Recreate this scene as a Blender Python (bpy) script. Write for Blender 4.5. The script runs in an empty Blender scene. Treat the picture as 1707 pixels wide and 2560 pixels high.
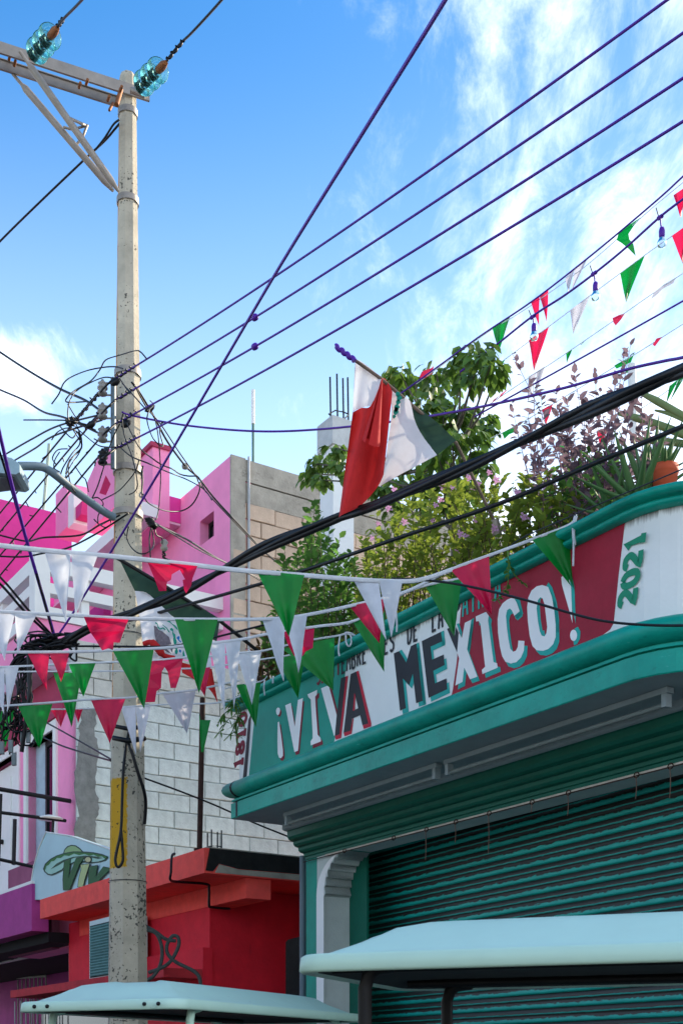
import bpy, math, random
from mathutils import Vector, Matrix
from mathutils.geometry import tessellate_polygon
random.seed(7)
sc = bpy.context.scene
COL = sc.collection

# ------------------------------------------------------------ camera, sky, sun, exposure
F = 3150.0; CX = 853.5; YH = 2662.0; H = 1.6           # focal length and horizon in photo pixels, eye height in m
cam = bpy.data.cameras.new('camera'); camo = bpy.data.objects.new('camera', cam); COL.objects.link(camo)
camo.location = (0, 0, H); camo.rotation_euler = (math.radians(90), 0, 0)
cam.sensor_fit = 'VERTICAL'; cam.sensor_height = 36; cam.sensor_width = 24
cam.lens = 36 * F / 2560; cam.shift_y = (YH - 1280) / 2560; cam.clip_end = 2000; cam.clip_start = 0.05
cam.dof.use_dof = True; cam.dof.focus_distance = 8.2; cam.dof.aperture_fstop = 9.0
sc.camera = camo
SUN_DIR = Vector((0.80, 0.60, 0)).normalized(); SUN_EL = math.radians(30)
sun = bpy.data.lights.new('sun', 'SUN'); suno = bpy.data.objects.new('sun', sun); COL.objects.link(suno)
sun.energy = 4.2; sun.angle = math.radians(0.6); sun.color = (1.0, 0.86, 0.66)
sd = Vector((SUN_DIR.x * math.cos(SUN_EL), SUN_DIR.y * math.cos(SUN_EL), math.sin(SUN_EL)))
suno.rotation_euler = (-sd).to_track_quat('-Z', 'Y').to_euler(); suno.location = (20, 15, 20)
world = bpy.data.worlds.new('World'); sc.world = world; world.use_nodes = True
def sky_nodes():
    nt = world.node_tree; nt.nodes.clear(); N = nt.nodes.new; Lk = nt.links.new
    out = N('ShaderNodeOutputWorld'); bg = N('ShaderNodeBackground'); bg.inputs['Strength'].default_value = 0.15
    sky = N('ShaderNodeTexSky'); sky.sky_type = 'NISHITA'; sky.sun_disc = False
    sky.sun_elevation = SUN_EL; sky.sun_rotation = math.atan2(SUN_DIR.x, SUN_DIR.y)
    sky.air_density = 1.0; sky.dust_density = 0.6; sky.ozone_density = 2.0; sky.altitude = 0
    hs = N('ShaderNodeHueSaturation'); hs.inputs['Saturation'].default_value = 1.4; hs.inputs['Hue'].default_value = 0.499
    Lk(sky.outputs[0], hs.inputs['Color'])
    tc = N('ShaderNodeTexCoord'); sep = N('ShaderNodeSeparateXYZ'); Lk(tc.outputs['Generated'], sep.inputs[0])
    def m(op, a, b=None, clamp=False):
        n = N('ShaderNodeMath'); n.operation = op; n.use_clamp = clamp
        for i, v in enumerate((a, b)):
            if v is None: continue
            if isinstance(v, (int, float)): n.inputs[i].default_value = v
            else: Lk(v, n.inputs[i])
        return n.outputs[0]
    x, y, z = sep.outputs
    zz = m('ADD', m('MAXIMUM', z, 0.0), 0.10)
    cu = m('DIVIDE', x, zz); cv = m('DIVIDE', y, zz)             # cloud layer seen in perspective
    comb = N('ShaderNodeCombineXYZ'); Lk(cu, comb.inputs[0]); Lk(cv, comb.inputs[1])
    mp = N('ShaderNodeMapping'); mp.inputs['Rotation'].default_value = (0, 0, math.radians(-14)); mp.inputs['Scale'].default_value = (2.6, 1.0, 1); mp.inputs['Location'].default_value = (0.35, 0.2, 0)
    Lk(comb.outputs[0], mp.inputs[0])
    n1 = N('ShaderNodeTexNoise'); n1.inputs['Scale'].default_value = 5.2; n1.inputs['Detail'].default_value = 9; n1.inputs['Roughness'].default_value = 0.68; n1.inputs['Distortion'].default_value = 0.35
    Lk(mp.outputs[0], n1.inputs['Vector'])
    n2 = N('ShaderNodeTexNoise'); n2.inputs['Scale'].default_value = 0.9; n2.inputs['Detail'].default_value = 3
    Lk(mp.outputs[0], n2.inputs['Vector'])
    # a bank of thin cloud lies towards the sun, clear sky away from it
    bank = m('MULTIPLY', m('ADD', m('DIVIDE', x, m('MAXIMUM', y, 0.05)), -0.05), 2.4)
    bank = m('MINIMUM', m('MAXIMUM', bank, -0.34), 0.17)
    low = m('MULTIPLY', m('SUBTRACT', 0.50, z), 1.0)
    cov = m('ADD', m('ADD', m('MULTIPLY', n1.outputs['Fac'], 1.0), m('MULTIPLY', n2.outputs['Fac'], 0.25)), m('ADD', m('MULTIPLY', bank, 0.75), m('MAXIMUM', low, -0.05)))
    # one small cumulus low on the left
    yy = m('MAXIMUM', y, 0.05)
    g1 = m('POWER', m('DIVIDE', m('ADD', m('DIVIDE', x, yy), 0.262), 0.055), 2.0); g2 = m('POWER', m('DIVIDE', m('ADD', m('DIVIDE', z, yy), -0.55), 0.036), 2.0)
    cum = m('MULTIPLY', m('POWER', 2.718, m('MULTIPLY', m('ADD', g1, g2), -1.0)), 0.5)
    cov = m('ADD', cov, cum)
    mr = N('ShaderNodeMapRange'); mr.inputs['From Min'].default_value = 0.54; mr.inputs['From Max'].default_value = 1.14; mr.interpolation_type = 'SMOOTHSTEP'
    Lk(cov, mr.inputs['Value'])
    mask = m('MULTIPLY', mr.outputs[0], 0.85)
    hz = N('ShaderNodeMapRange'); hz.inputs['From Min'].default_value = 0.66; hz.inputs['From Max'].default_value = 0.26; hz.interpolation_type = 'SMOOTHSTEP'; hz.inputs['To Max'].default_value = 0.62
    Lk(z, hz.inputs['Value'])
    mix0 = N('ShaderNodeMix'); mix0.data_type = 'RGBA'; Lk(hz.outputs[0], mix0.inputs['Factor'])
    Lk(hs.outputs[0], mix0.inputs['A']); mix0.inputs['B'].default_value = (5.6, 6.8, 8.1, 1)
    mix = N('ShaderNodeMix'); mix.data_type = 'RGBA'; Lk(mask, mix.inputs['Factor'])
    Lk(mix0.outputs['Result'], mix.inputs['A']); mix.inputs['B'].default_value = (8.6, 8.9, 9.3, 1)
    Lk(mix.outputs['Result'], bg.inputs['Color']); Lk(bg.outputs[0], out.inputs[0])
sky_nodes()
sc.view_settings.view_transform = 'Standard'; sc.view_settings.look = 'None'
sc.view_settings.exposure = 0.85; sc.view_settings.gamma = 1.0; sc.view_settings.use_curve_mapping = False

# ------------------------------------------------------------ frames: photo pixel -> point at its own distance
TH = math.atan2(2048.0, F)
U = Vector((math.sin(TH), -math.cos(TH), 0)); W = Vector((math.cos(TH), math.sin(TH), 0)); Zv = Vector((0, 0, 1))
C0 = Vector((-0.859, 10.0, 0))
def P(x, y, d): return Vector(((x - CX) / F * d, d, H + (YH - y) / F * d))
def L(s, a, z): return C0 + U * s + W * a + Zv * z
def onA(x, y, a):
    rx = (x - CX) / F; d = (a + C0.dot(W)) / (rx * W.x + W.y); return P(x, y, d)
def onS(x, y, s):
    rx = (x - CX) / F; d = (s + C0.dot(U)) / (rx * U.x + U.y); return P(x, y, d)
def onZ(x, y, z): return P(x, y, (z - H) * F / (YH - y))
def sa(p): q = p - C0; return q.dot(U), q.dot(W), p.z

# ------------------------------------------------------------ materials
def lin(c):
    return tuple(((v / 255) / 12.92 if v / 255 <= 0.04045 else ((v / 255 + 0.055) / 1.055) ** 2.4) for v in c) + (1,)
MATS = {}
def mat(name, rgb, rough=0.75, var=0.18, scale=6.0, bump=0.0, bscale=60.0, spec=0.3, metal=0.0, dirt=None, dirt_amt=0.0, dirt_scale=(3, 3, .6), streak=False, trans=0.0, rnd=0.0, dirt2=None):
    """painted / raw surface: base colour, cloudy variation, optional shaped dirt, fine relief"""
    if name in MATS: return MATS[name]
    m = bpy.data.materials.new(name); m.use_nodes = True; nt = m.node_tree; nt.nodes.clear(); N = nt.nodes.new; Lk = nt.links.new
    out = N('ShaderNodeOutputMaterial'); b = N('ShaderNodeBsdfPrincipled')
    b.inputs['Roughness'].default_value = rough; b.inputs['Metallic'].default_value = metal; b.inputs['Specular IOR Level'].default_value = spec
    tc = N('ShaderNodeTexCoord'); c = lin(rgb)
    n = N('ShaderNodeTexNoise'); n.inputs['Scale'].default_value = scale; n.inputs['Detail'].default_value = 8; n.inputs['Roughness'].default_value = 0.65
    Lk(tc.outputs['Object'], n.inputs['Vector'])
    mr = N('ShaderNodeMapRange'); mr.inputs['From Min'].default_value = .3; mr.inputs['From Max'].default_value = .7; mr.inputs['To Min'].default_value = 1 - var; mr.inputs['To Max'].default_value = 1 + var * .55
    Lk(n.outputs['Fac'], mr.inputs['Value'])
    val = mr.outputs[0]
    if rnd:
        oi = N('ShaderNodeObjectInfo'); r2 = N('ShaderNodeMapRange'); r2.inputs['To Min'].default_value = 1 - rnd; r2.inputs['To Max'].default_value = 1 + rnd
        Lk(oi.outputs['Random'], r2.inputs['Value'])
        mm = N('ShaderNodeMath'); mm.operation = 'MULTIPLY'; Lk(val, mm.inputs[0]); Lk(r2.outputs[0], mm.inputs[1]); val = mm.outputs[0]
    mx = N('ShaderNodeMix'); mx.data_type = 'RGBA'; mx.blend_type = 'MULTIPLY'; mx.inputs['Factor'].default_value = 1
    mx.inputs['A'].default_value = c; Lk(val, mx.inputs['B']); colr = mx.outputs['Result']
    if dirt:
        mp = N('ShaderNodeMapping'); mp.inputs['Scale'].default_value = dirt_scale; Lk(tc.outputs['Object'], mp.inputs[0])
        n3 = N('ShaderNodeTexNoise'); n3.inputs['Scale'].default_value = 2.2; n3.inputs['Detail'].default_value = 10; n3.inputs['Roughness'].default_value = .72
        Lk(mp.outputs[0], n3.inputs['Vector'])
        m3 = N('ShaderNodeMapRange'); m3.inputs['From Min'].default_value = .66 - dirt_amt * .4; m3.inputs['From Max'].default_value = .82 - dirt_amt * .3
        Lk(n3.outputs['Fac'], m3.inputs['Value'])
        mx2 = N('ShaderNodeMix'); mx2.data_type = 'RGBA'; Lk(m3.outputs[0], mx2.inputs['Factor']); Lk(colr, mx2.inputs['A']); mx2.inputs['B'].default_value = lin(dirt); colr = mx2.outputs['Result']
    if dirt2:
        n6 = N('ShaderNodeTexNoise'); n6.inputs['Scale'].default_value = 9; n6.inputs['Detail'].default_value = 10; n6.inputs['Roughness'].default_value = .8; mp6 = N('ShaderNodeMapping'); mp6.inputs['Scale'].default_value = (1, 1, 2.5)
        Lk(tc.outputs['Object'], mp6.inputs[0]); Lk(mp6.outputs[0], n6.inputs['Vector']); m6 = N('ShaderNodeMapRange'); m6.inputs['From Min'].default_value = .56; m6.inputs['From Max'].default_value = .72; m6.inputs['To Max'].default_value = .75; Lk(n6.outputs['Fac'], m6.inputs['Value'])
        mx6 = N('ShaderNodeMix'); mx6.data_type = 'RGBA'; Lk(m6.outputs[0], mx6.inputs['Factor']); Lk(colr, mx6.inputs['A']); mx6.inputs['B'].default_value = lin(dirt2); colr = mx6.outputs['Result']
    Lk(colr, b.inputs['Base Color'])
    if bump:
        n4 = N('ShaderNodeTexNoise'); n4.inputs['Scale'].default_value = bscale; n4.inputs['Detail'].default_value = 6
        Lk(tc.outputs['Object'], n4.inputs['Vector'])
        bp = N('ShaderNodeBump'); bp.inputs['Strength'].default_value = bump; bp.inputs['Distance'].default_value = .01
        Lk(n4.outputs['Fac'], bp.inputs['Height']); Lk(bp.outputs[0], b.inputs['Normal'])
    sh = b.outputs[0]
    if trans:
        t = N('ShaderNodeBsdfTranslucent'); Lk(colr, t.inputs['Color']); ms = N('ShaderNodeMixShader'); ms.inputs[0].default_value = trans
        Lk(sh, ms.inputs[1]); Lk(t.outputs[0], ms.inputs[2]); sh = ms.outputs[0]
    Lk(sh, out.inputs[0]); MATS[name] = m; return m

TEAL = mat('teal_wall_paint', (6, 148, 130), .55, .14, 5, .12, 40, dirt=(10, 96, 88), dirt_amt=.05)
TEALC = mat('teal_cornice_paint', (4, 156, 138), .42, .26, 4, .3, 30, dirt=(130, 214, 204), dirt_amt=.05, dirt_scale=(3, 3, 14), dirt2=(4, 84, 80))
GREENB = mat('green_beam_paint', (2, 98, 80), .5, .15, 5, .1, 30)
WHITE = mat('white_wall_paint', (232, 233, 230), .7, .06, 3, .15, 40, dirt=(150, 152, 148), dirt_amt=.03, dirt_scale=(3, 3, .5))
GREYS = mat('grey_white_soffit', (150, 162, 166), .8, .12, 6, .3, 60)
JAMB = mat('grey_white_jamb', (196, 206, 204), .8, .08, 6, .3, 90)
REDP = mat('crimson_sign_paint', (160, 24, 50), .6, .16, 7, .2, 50, dirt=(190, 70, 90), dirt_amt=-.02)
PWHITE = mat('white_sign_paint', (240, 240, 240), .6, .04, 6)
PBLACK = mat('black_sign_paint', (20, 24, 36), .5, .35, 14)
PRED = mat('red_sign_paint', (196, 26, 56), .6, .2, 9)
PDRED = mat('maroon_sign_paint', (128, 22, 46), .6, .15, 9)
PTEAL = mat('teal_sign_paint', (20, 165, 155), .55, .12, 9)
PGREEN = mat('green_sign_paint', (14, 140, 105), .55, .12, 9)
def parapet_material():
    m = mat('white_parapet_paint', (232, 234, 232), .7, .05, 3, .15, 40); nt = m.node_tree; N = nt.nodes.new; Lk = nt.links.new
    b = [n for n in nt.nodes if n.type == 'BSDF_PRINCIPLED'][0]; base = b.inputs['Base Color'].links[0].from_socket
    tc = N('ShaderNodeTexCoord'); sep = N('ShaderNodeSeparateXYZ'); Lk(tc.outputs['Object'], sep.inputs[0])
    mp = N('ShaderNodeMapping'); mp.inputs['Scale'].default_value = (22, 22, 1.2); Lk(tc.outputs['Object'], mp.inputs[0])
    n = N('ShaderNodeTexNoise'); n.inputs['Scale'].default_value = 1; n.inputs['Detail'].default_value = 6; n.inputs['Roughness'].default_value = .7; Lk(mp.outputs[0], n.inputs['Vector'])
    a = N('ShaderNodeMath'); a.operation = 'MULTIPLY_ADD'; a.inputs[1].default_value = .16; Lk(n.outputs['Fac'], a.inputs[0]); Lk(sep.outputs[2], a.inputs[2])
    mr = N('ShaderNodeMapRange'); mr.inputs['From Min'].default_value = 4.455; mr.inputs['From Max'].default_value = 4.50; mr.inputs['To Max'].default_value = .85; Lk(a.outputs[0], mr.inputs['Value'])
    mx = N('ShaderNodeMix'); mx.data_type = 'RGBA'; Lk(mr.outputs[0], mx.inputs['Factor']); Lk(base, mx.inputs['A']); mx.inputs['B'].default_value = lin((62, 58, 50)); c = mx.outputs['Result']
    n2 = N('ShaderNodeTexNoise'); n2.inputs['Scale'].default_value = .55; n2.inputs['Detail'].default_value = 9; n2.inputs['Roughness'].default_value = .8; Lk(mp.outputs[0], n2.inputs['Vector'])
    m2 = N('ShaderNodeMapRange'); m2.inputs['From Min'].default_value = .6; m2.inputs['From Max'].default_value = .72; m2.inputs['To Max'].default_value = .3; Lk(n2.outputs['Fac'], m2.inputs['Value'])
    mx2 = N('ShaderNodeMix'); mx2.data_type = 'RGBA'; Lk(m2.outputs[0], mx2.inputs['Factor']); Lk(c, mx2.inputs['A']); mx2.inputs['B'].default_value = lin((150, 156, 160)); Lk(mx2.outputs['Result'], b.inputs['Base Color']); return m
PARAPET = parapet_material()
def slat_material():
    m = bpy.data.materials.new('worn_teal_shutter_metal'); m.use_nodes = True; nt = m.node_tree; N = nt.nodes.new; Lk = nt.links.new
    b = nt.nodes['Principled BSDF']; b.inputs['Roughness'].default_value = .5
    tc = N('ShaderNodeTexCoord'); sep = N('ShaderNodeSeparateXYZ'); Lk(tc.outputs['Object'], sep.inputs[0])
    oi = N('ShaderNodeObjectInfo'); ad = N('ShaderNodeVectorMath'); ad.operation = 'ADD'
    cb = N('ShaderNodeCombineXYZ'); mu = N('ShaderNodeMath'); mu.operation = 'MULTIPLY'; mu.inputs[1].default_value = 40; Lk(oi.outputs['Random'], mu.inputs[0]); Lk(mu.outputs[0], cb.inputs[1])
    Lk(tc.outputs['Object'], ad.inputs[0]); Lk(cb.outputs[0], ad.inputs[1])
    mp = N('ShaderNodeMapping'); mp.inputs['Scale'].default_value = (1, 1, 3); Lk(ad.outputs[0], mp.inputs[0])
    n = N('ShaderNodeTexNoise'); n.inputs['Scale'].default_value = 11; n.inputs['Detail'].default_value = 8; n.inputs['Roughness'].default_value = .75; Lk(mp.outputs[0], n.inputs['Vector'])
    # paint has worn off the upper half of every slat: height within the slat + ragged noise
    a = N('ShaderNodeMath'); a.operation = 'MULTIPLY_ADD'; a.inputs[1].default_value = .062; Lk(n.outputs['Fac'], a.inputs[0]); Lk(sep.outputs[2], a.inputs[2])
    mr = N('ShaderNodeMapRange'); mr.inputs['From Min'].default_value = .057; mr.inputs['From Max'].default_value = .062; Lk(a.outputs[0], mr.inputs['Value'])
    # a thin line of paint survives on the upper bead
    c1 = N('ShaderNodeMath'); c1.operation = 'COMPARE'; c1.inputs[1].default_value = .061; c1.inputs[2].default_value = .0045
    w1 = N('ShaderNodeMath'); w1.operation = 'MULTIPLY_ADD'; w1.inputs[1].default_value = .016; w1.inputs[2].default_value = -.008; Lk(n.outputs['Fac'], w1.inputs[0])
    w2 = N('ShaderNodeMath'); w2.operation = 'ADD'; Lk(sep.outputs[2], w2.inputs[0]); Lk(w1.outputs[0], w2.inputs[1]); Lk(w2.outputs[0], c1.inputs[0])
    inv = N('ShaderNodeMath'); inv.operation = 'MULTIPLY_ADD'; inv.inputs[1].default_value = -.8; inv.inputs[2].default_value = 1; Lk(c1.outputs[0], inv.inputs[0])
    rust = N('ShaderNodeMath'); rust.operation = 'MULTIPLY'; Lk(mr.outputs[0], rust.inputs[0]); Lk(inv.outputs[0], rust.inputs[1])
    n2 = N('ShaderNodeTexNoise'); n2.inputs['Scale'].default_value = 5; n2.inputs['Detail'].default_value = 5; Lk(ad.outputs[0], n2.inputs['Vector'])
    m2 = N('ShaderNodeMix'); m2.data_type = 'RGBA'; Lk(n2.outputs['Fac'], m2.inputs['Factor']); m2.inputs['A'].default_value = lin((0, 140, 132)); m2.inputs['B'].default_value = lin((14, 186, 172))
    mx = N('ShaderNodeMix'); mx.data_type = 'RGBA'; Lk(rust.outputs[0], mx.inputs['Factor']); Lk(m2.outputs['Result'], mx.inputs['A']); mx.inputs['B'].default_value = lin((38, 38, 36))
    Lk(mx.outputs['Result'], b.inputs['Base Color']); return m
SLAT = slat_material()
PINK = mat('pink_house_paint', (252, 150, 192), .75, .1, 3, .1, 40, dirt=(214, 110, 156), dirt_amt=.06, dirt_scale=(3, 3, .7))
MAGENTA = mat('magenta_house_paint', (226, 62, 150), .75, .12, 3, .1, 40, dirt=(150, 40, 100), dirt_amt=.0)
MAROON = mat('maroon_band_paint', (170, 60, 90), .8, .1)
HWHITE = mat('white_house_trim', (238, 236, 230), .7, .05, 4)
BEIGE = mat('beige_block', (206, 180, 156), .9, .16, 8, .5, 60, rnd=.10, dirt=(170, 150, 130), dirt_amt=.0, dirt_scale=(2, 2, 2))
MORT = mat('grey_mortar', (176, 166, 150), .95, .2, 9, .5, 50)
CEM = mat('stained_cement', (172, 164, 150), .95, .3, 4, .6, 40, dirt=(62, 58, 52), dirt_amt=.22, dirt_scale=(1.2, 1.2, 2))
WBLOCK = mat('white_painted_block', (208, 214, 208), .9, .22, 9, .7, 45, rnd=.06, dirt=(128, 132, 126), dirt_amt=.12, dirt_scale=(4, 4, 4))
GBLOCK = mat('bare_grey_block', (200, 198, 188), .95, .2, 7, .5, 70, rnd=.10, dirt=(84, 82, 76), dirt_amt=.1, dirt_scale=(2.5, 2.5, 1.5))
WMORT = mat('pale_mortar', (190, 194, 190), .95, .25, 9, .5, 50)
ROUGHC = mat('rough_cement_patch', (134, 134, 130), .95, .3, 10, .8, 40, dirt=(64, 66, 66), dirt_amt=.14, dirt_scale=(4, 4, 3))
CORAL = mat('coral_paint', (250, 88, 80), .8, .14, 9, .4, 60)
REDW = mat('red_wall_paint', (222, 36, 56), .8, .16, 4, .4, 50, dirt=(130, 16, 36), dirt_amt=.06, dirt_scale=(3, 3, .8))
MOULD = mat('black_mouldy_concrete', (34, 34, 33), .95, .5, 6, .5, 60, dirt=(150, 146, 138), dirt_amt=-.02)
PURPLE = mat('purple_wall_paint', (176, 66, 140), .8, .18, 4, .3, 50)
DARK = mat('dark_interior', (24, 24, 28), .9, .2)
BLACKM = mat('black_metal', (24, 24, 26), .5, .2, 10)
RUSTP = mat('rusty_dark_steel', (62, 40, 34), .8, .4, 14, .3, 80)
REBAR = mat('dark_rebar', (44, 52, 56), .8, .3, 20)
CABLE = mat('black_cable_rubber', (20, 20, 24), .45, .2, 10)
VCABLE = mat('violet_fringe_cable', (86, 32, 156), .45, .2, 10)  # violet lens fringing put into the colour of black cable
GALV = mat('galvanised_steel', (160, 150, 140), .5, .2, 8, .1, 60, metal=.4, dirt=(110, 80, 60), dirt_amt=.0)
LAMPG = mat('lamp_arm_grey', (110, 128, 138), .5, .1, 8)
GLASSD = mat('dark_window_glass', (26, 30, 36), .1, .1, 4, spec=.6)
def glass(name, rgb, rough=.05, tr=.9):
    m = bpy.data.materials.new(name); m.use_nodes = True; b = m.node_tree.nodes['Principled BSDF']
    b.inputs['Base Color'].default_value = lin(rgb); b.inputs['Transmission Weight'].default_value = tr; b.inputs['Roughness'].default_value = rough; b.inputs['IOR'].default_value = 1.45
    return m
def thin_glass(name, rgb):
    m = bpy.data.materials.new(name); m.use_nodes = True; nt = m.node_tree; nt.nodes.clear(); N = nt.nodes.new; Lk = nt.links.new
    t = N('ShaderNodeBsdfTransparent'); t.inputs[0].default_value = lin(rgb); g = N('ShaderNodeBsdfGlossy'); g.inputs['Roughness'].default_value = .12; g.inputs['Color'].default_value = (.75, 1, 1, 1)
    d = N('ShaderNodeBsdfTranslucent'); d.inputs[0].default_value = lin((190, 246, 246)); lw = N('ShaderNodeLayerWeight'); lw.inputs[0].default_value = .35
    a = N('ShaderNodeMixShader'); Lk(lw.outputs['Facing'], a.inputs[0]); Lk(t.outputs[0], a.inputs[1]); Lk(d.outputs[0], a.inputs[2])
    b = N('ShaderNodeMixShader'); Lk(lw.outputs['Fresnel'], b.inputs[0]); Lk(a.outputs[0], b.inputs[1]); Lk(g.outputs[0], b.inputs[2]); o = N('ShaderNodeOutputMaterial'); Lk(b.outputs[0], o.inputs[0]); return m
AQUA = thin_glass('aqua_glass', (206, 244, 244))
CLEAR = thin_glass('clear_bulb_glass', (240, 242, 244))
CARTW = mat('teal_cast_fibreglass', (204, 240, 222), .5, .05, 3, spec=.4, dirt=(140, 176, 172), dirt_amt=.07, dirt_scale=(2, 2, 2))  # teal cast of the shade put into the white roof's base colour
CARTD = mat('grey_cart_lining', (58, 66, 68), .8, .1)
def cloth(name, rgb, tr=.45, rough=.45): return mat(name, rgb, rough, .12, 14, .3, 7, spec=.5, trans=tr)
PG = cloth('green_pennant_plastic', (0, 142, 52)); PR = cloth('red_pennant_plastic', (222, 22, 78)); PW = cloth('white_pennant_plastic', (226, 230, 238)); PS = cloth('grey_white_pennant_plastic', (202, 202, 212))
RIB = cloth('white_ribbon', (222, 226, 232), .25)
FG = mat('flag_green_cloth', (46, 72, 58), .85, .1, 20, .1, 200, trans=.2); FW = mat('flag_white_cloth', (230, 230, 234), .85, .05, 20, .1, 200, trans=.3); FR = mat('flag_red_cloth', (196, 40, 40), .85, .1, 20, .1, 200, trans=.08)
EMG = mat('emblem_green', (20, 140, 120), .8); EMB = mat('emblem_brown_grey', (120, 112, 120), .9, .5, 60); EMU = mat('emblem_blue', (30, 110, 180), .8)
LEAF = mat('tree_leaf_green', (100, 134, 54), .5, .3, 3, rnd=.3, trans=.4, spec=.4)
LEAFY = mat('yellow_green_leaf', (148, 166, 66), .55, .4, 4, rnd=.5, trans=.5)
LEAFD = mat('shrub_leaf_green', (106, 152, 70), .55, .35, 4, rnd=.35, trans=.5)
LEAFP = mat('plum_green_leaf', (150, 126, 136), .5, .5, 2, rnd=.4, trans=.4)
STEM = mat('brown_stem', (82, 66, 52), .9, .3, 10)
ALOE = mat('aloe_green', (86, 122, 70), .5, .2, 4, trans=.1)
FLOW = mat('pale_pink_flower', (232, 178, 222), .7, .1, trans=.3)
TERRA = mat('terracotta', (196, 84, 50), .7, .14, 5, .1, 40)
TREET = mat('tree_bark', (104, 98, 88), .95, .3, 10, .6, 30)
PORC = mat('grey_porcelain', (150, 146, 140), .4, .1)
def pole_material():
    m = mat('weathered_pole_concrete', (194, 184, 164), .9, .24, 5, .6, 50, dirt=(112, 106, 96), dirt_amt=.06, dirt_scale=(6, 6, .45)); nt = m.node_tree; N = nt.nodes.new; Lk = nt.links.new
    b = [n for n in nt.nodes if n.type == 'BSDF_PRINCIPLED'][0]; base = b.inputs['Base Color'].links[0].from_socket
    tc = N('ShaderNodeTexCoord'); sep = N('ShaderNodeSeparateXYZ'); Lk(tc.outputs['Object'], sep.inputs[0])
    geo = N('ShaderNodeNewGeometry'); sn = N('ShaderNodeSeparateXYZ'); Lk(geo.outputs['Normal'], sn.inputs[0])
    def mr(v, a, c):
        n = N('ShaderNodeMapRange'); n.inputs['From Min'].default_value = a; n.inputs['From Max'].default_value = c; Lk(v, n.inputs['Value']); return n.outputs[0]
    def mul(a, c, op='MULTIPLY'):
        n = N('ShaderNodeMath'); n.operation = op
        for i, v in enumerate((a, c)):
            if isinstance(v, (int, float)): n.inputs[i].default_value = v
            else: Lk(v, n.inputs[i])
        return n.outputs[0]
    def mix(fac, rgb):
        nonlocal base
        n = N('ShaderNodeMix'); n.data_type = 'RGBA'; Lk(fac, n.inputs['Factor']); Lk(base, n.inputs['A']); n.inputs['B'].default_value = lin(rgb); base = n.outputs['Result']
    sp = N('ShaderNodeTexNoise'); sp.inputs['Scale'].default_value = 38; sp.inputs['Detail'].default_value = 3; Lk(tc.outputs['Object'], sp.inputs['Vector'])
    big = N('ShaderNodeTexNoise'); big.inputs['Scale'].default_value = 3; big.inputs['Detail'].default_value = 4; Lk(tc.outputs['Object'], big.inputs['Vector'])
    # yellow painted patch with ragged edges, moss-black specks growing denser low down, rust run on the left
    wob = mul(mul(sp.outputs['Fac'], -.5, 'ADD'), .05); zz = mul(sep.outputs[2], wob, 'ADD'); xx = mul(sep.outputs[0], wob, 'ADD')
    mix(mul(mul(mr(zz, 3.22, 3.23), mr(zz, 3.97, 3.96)), mr(xx, .02, .012)), (206, 158, 44))
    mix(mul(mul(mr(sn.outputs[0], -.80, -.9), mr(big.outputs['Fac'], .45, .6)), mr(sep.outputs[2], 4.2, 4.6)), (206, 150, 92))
    dens = mr(sep.outputs[2], 8.5, 2.2)
    thr = mul(mul(sp.outputs['Fac'], mul(big.outputs['Fac'], .55), 'ADD'), mul(dens, .085), 'ADD')
    mix(mul(mr(thr, .95, 1.0), .85), (40, 42, 42))
    mp2 = N('ShaderNodeMapping'); mp2.inputs['Scale'].default_value = (9, 9, 1.6); Lk(tc.outputs['Object'], mp2.inputs[0])
    st = N('ShaderNodeTexNoise'); st.inputs['Scale'].default_value = 1.0; st.inputs['Detail'].default_value = 9; st.inputs['Roughness'].default_value = .78; Lk(mp2.outputs[0], st.inputs['Vector'])
    mix(mul(mul(mr(mul(st.outputs['Fac'], mul(dens, .07), 'ADD'), .66, .72), .8), mr(sep.outputs[2], 7.0, 4.5)), (46, 46, 46))
    Lk(base, b.inputs['Base Color']); return m
POLEM = pole_material()

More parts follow.
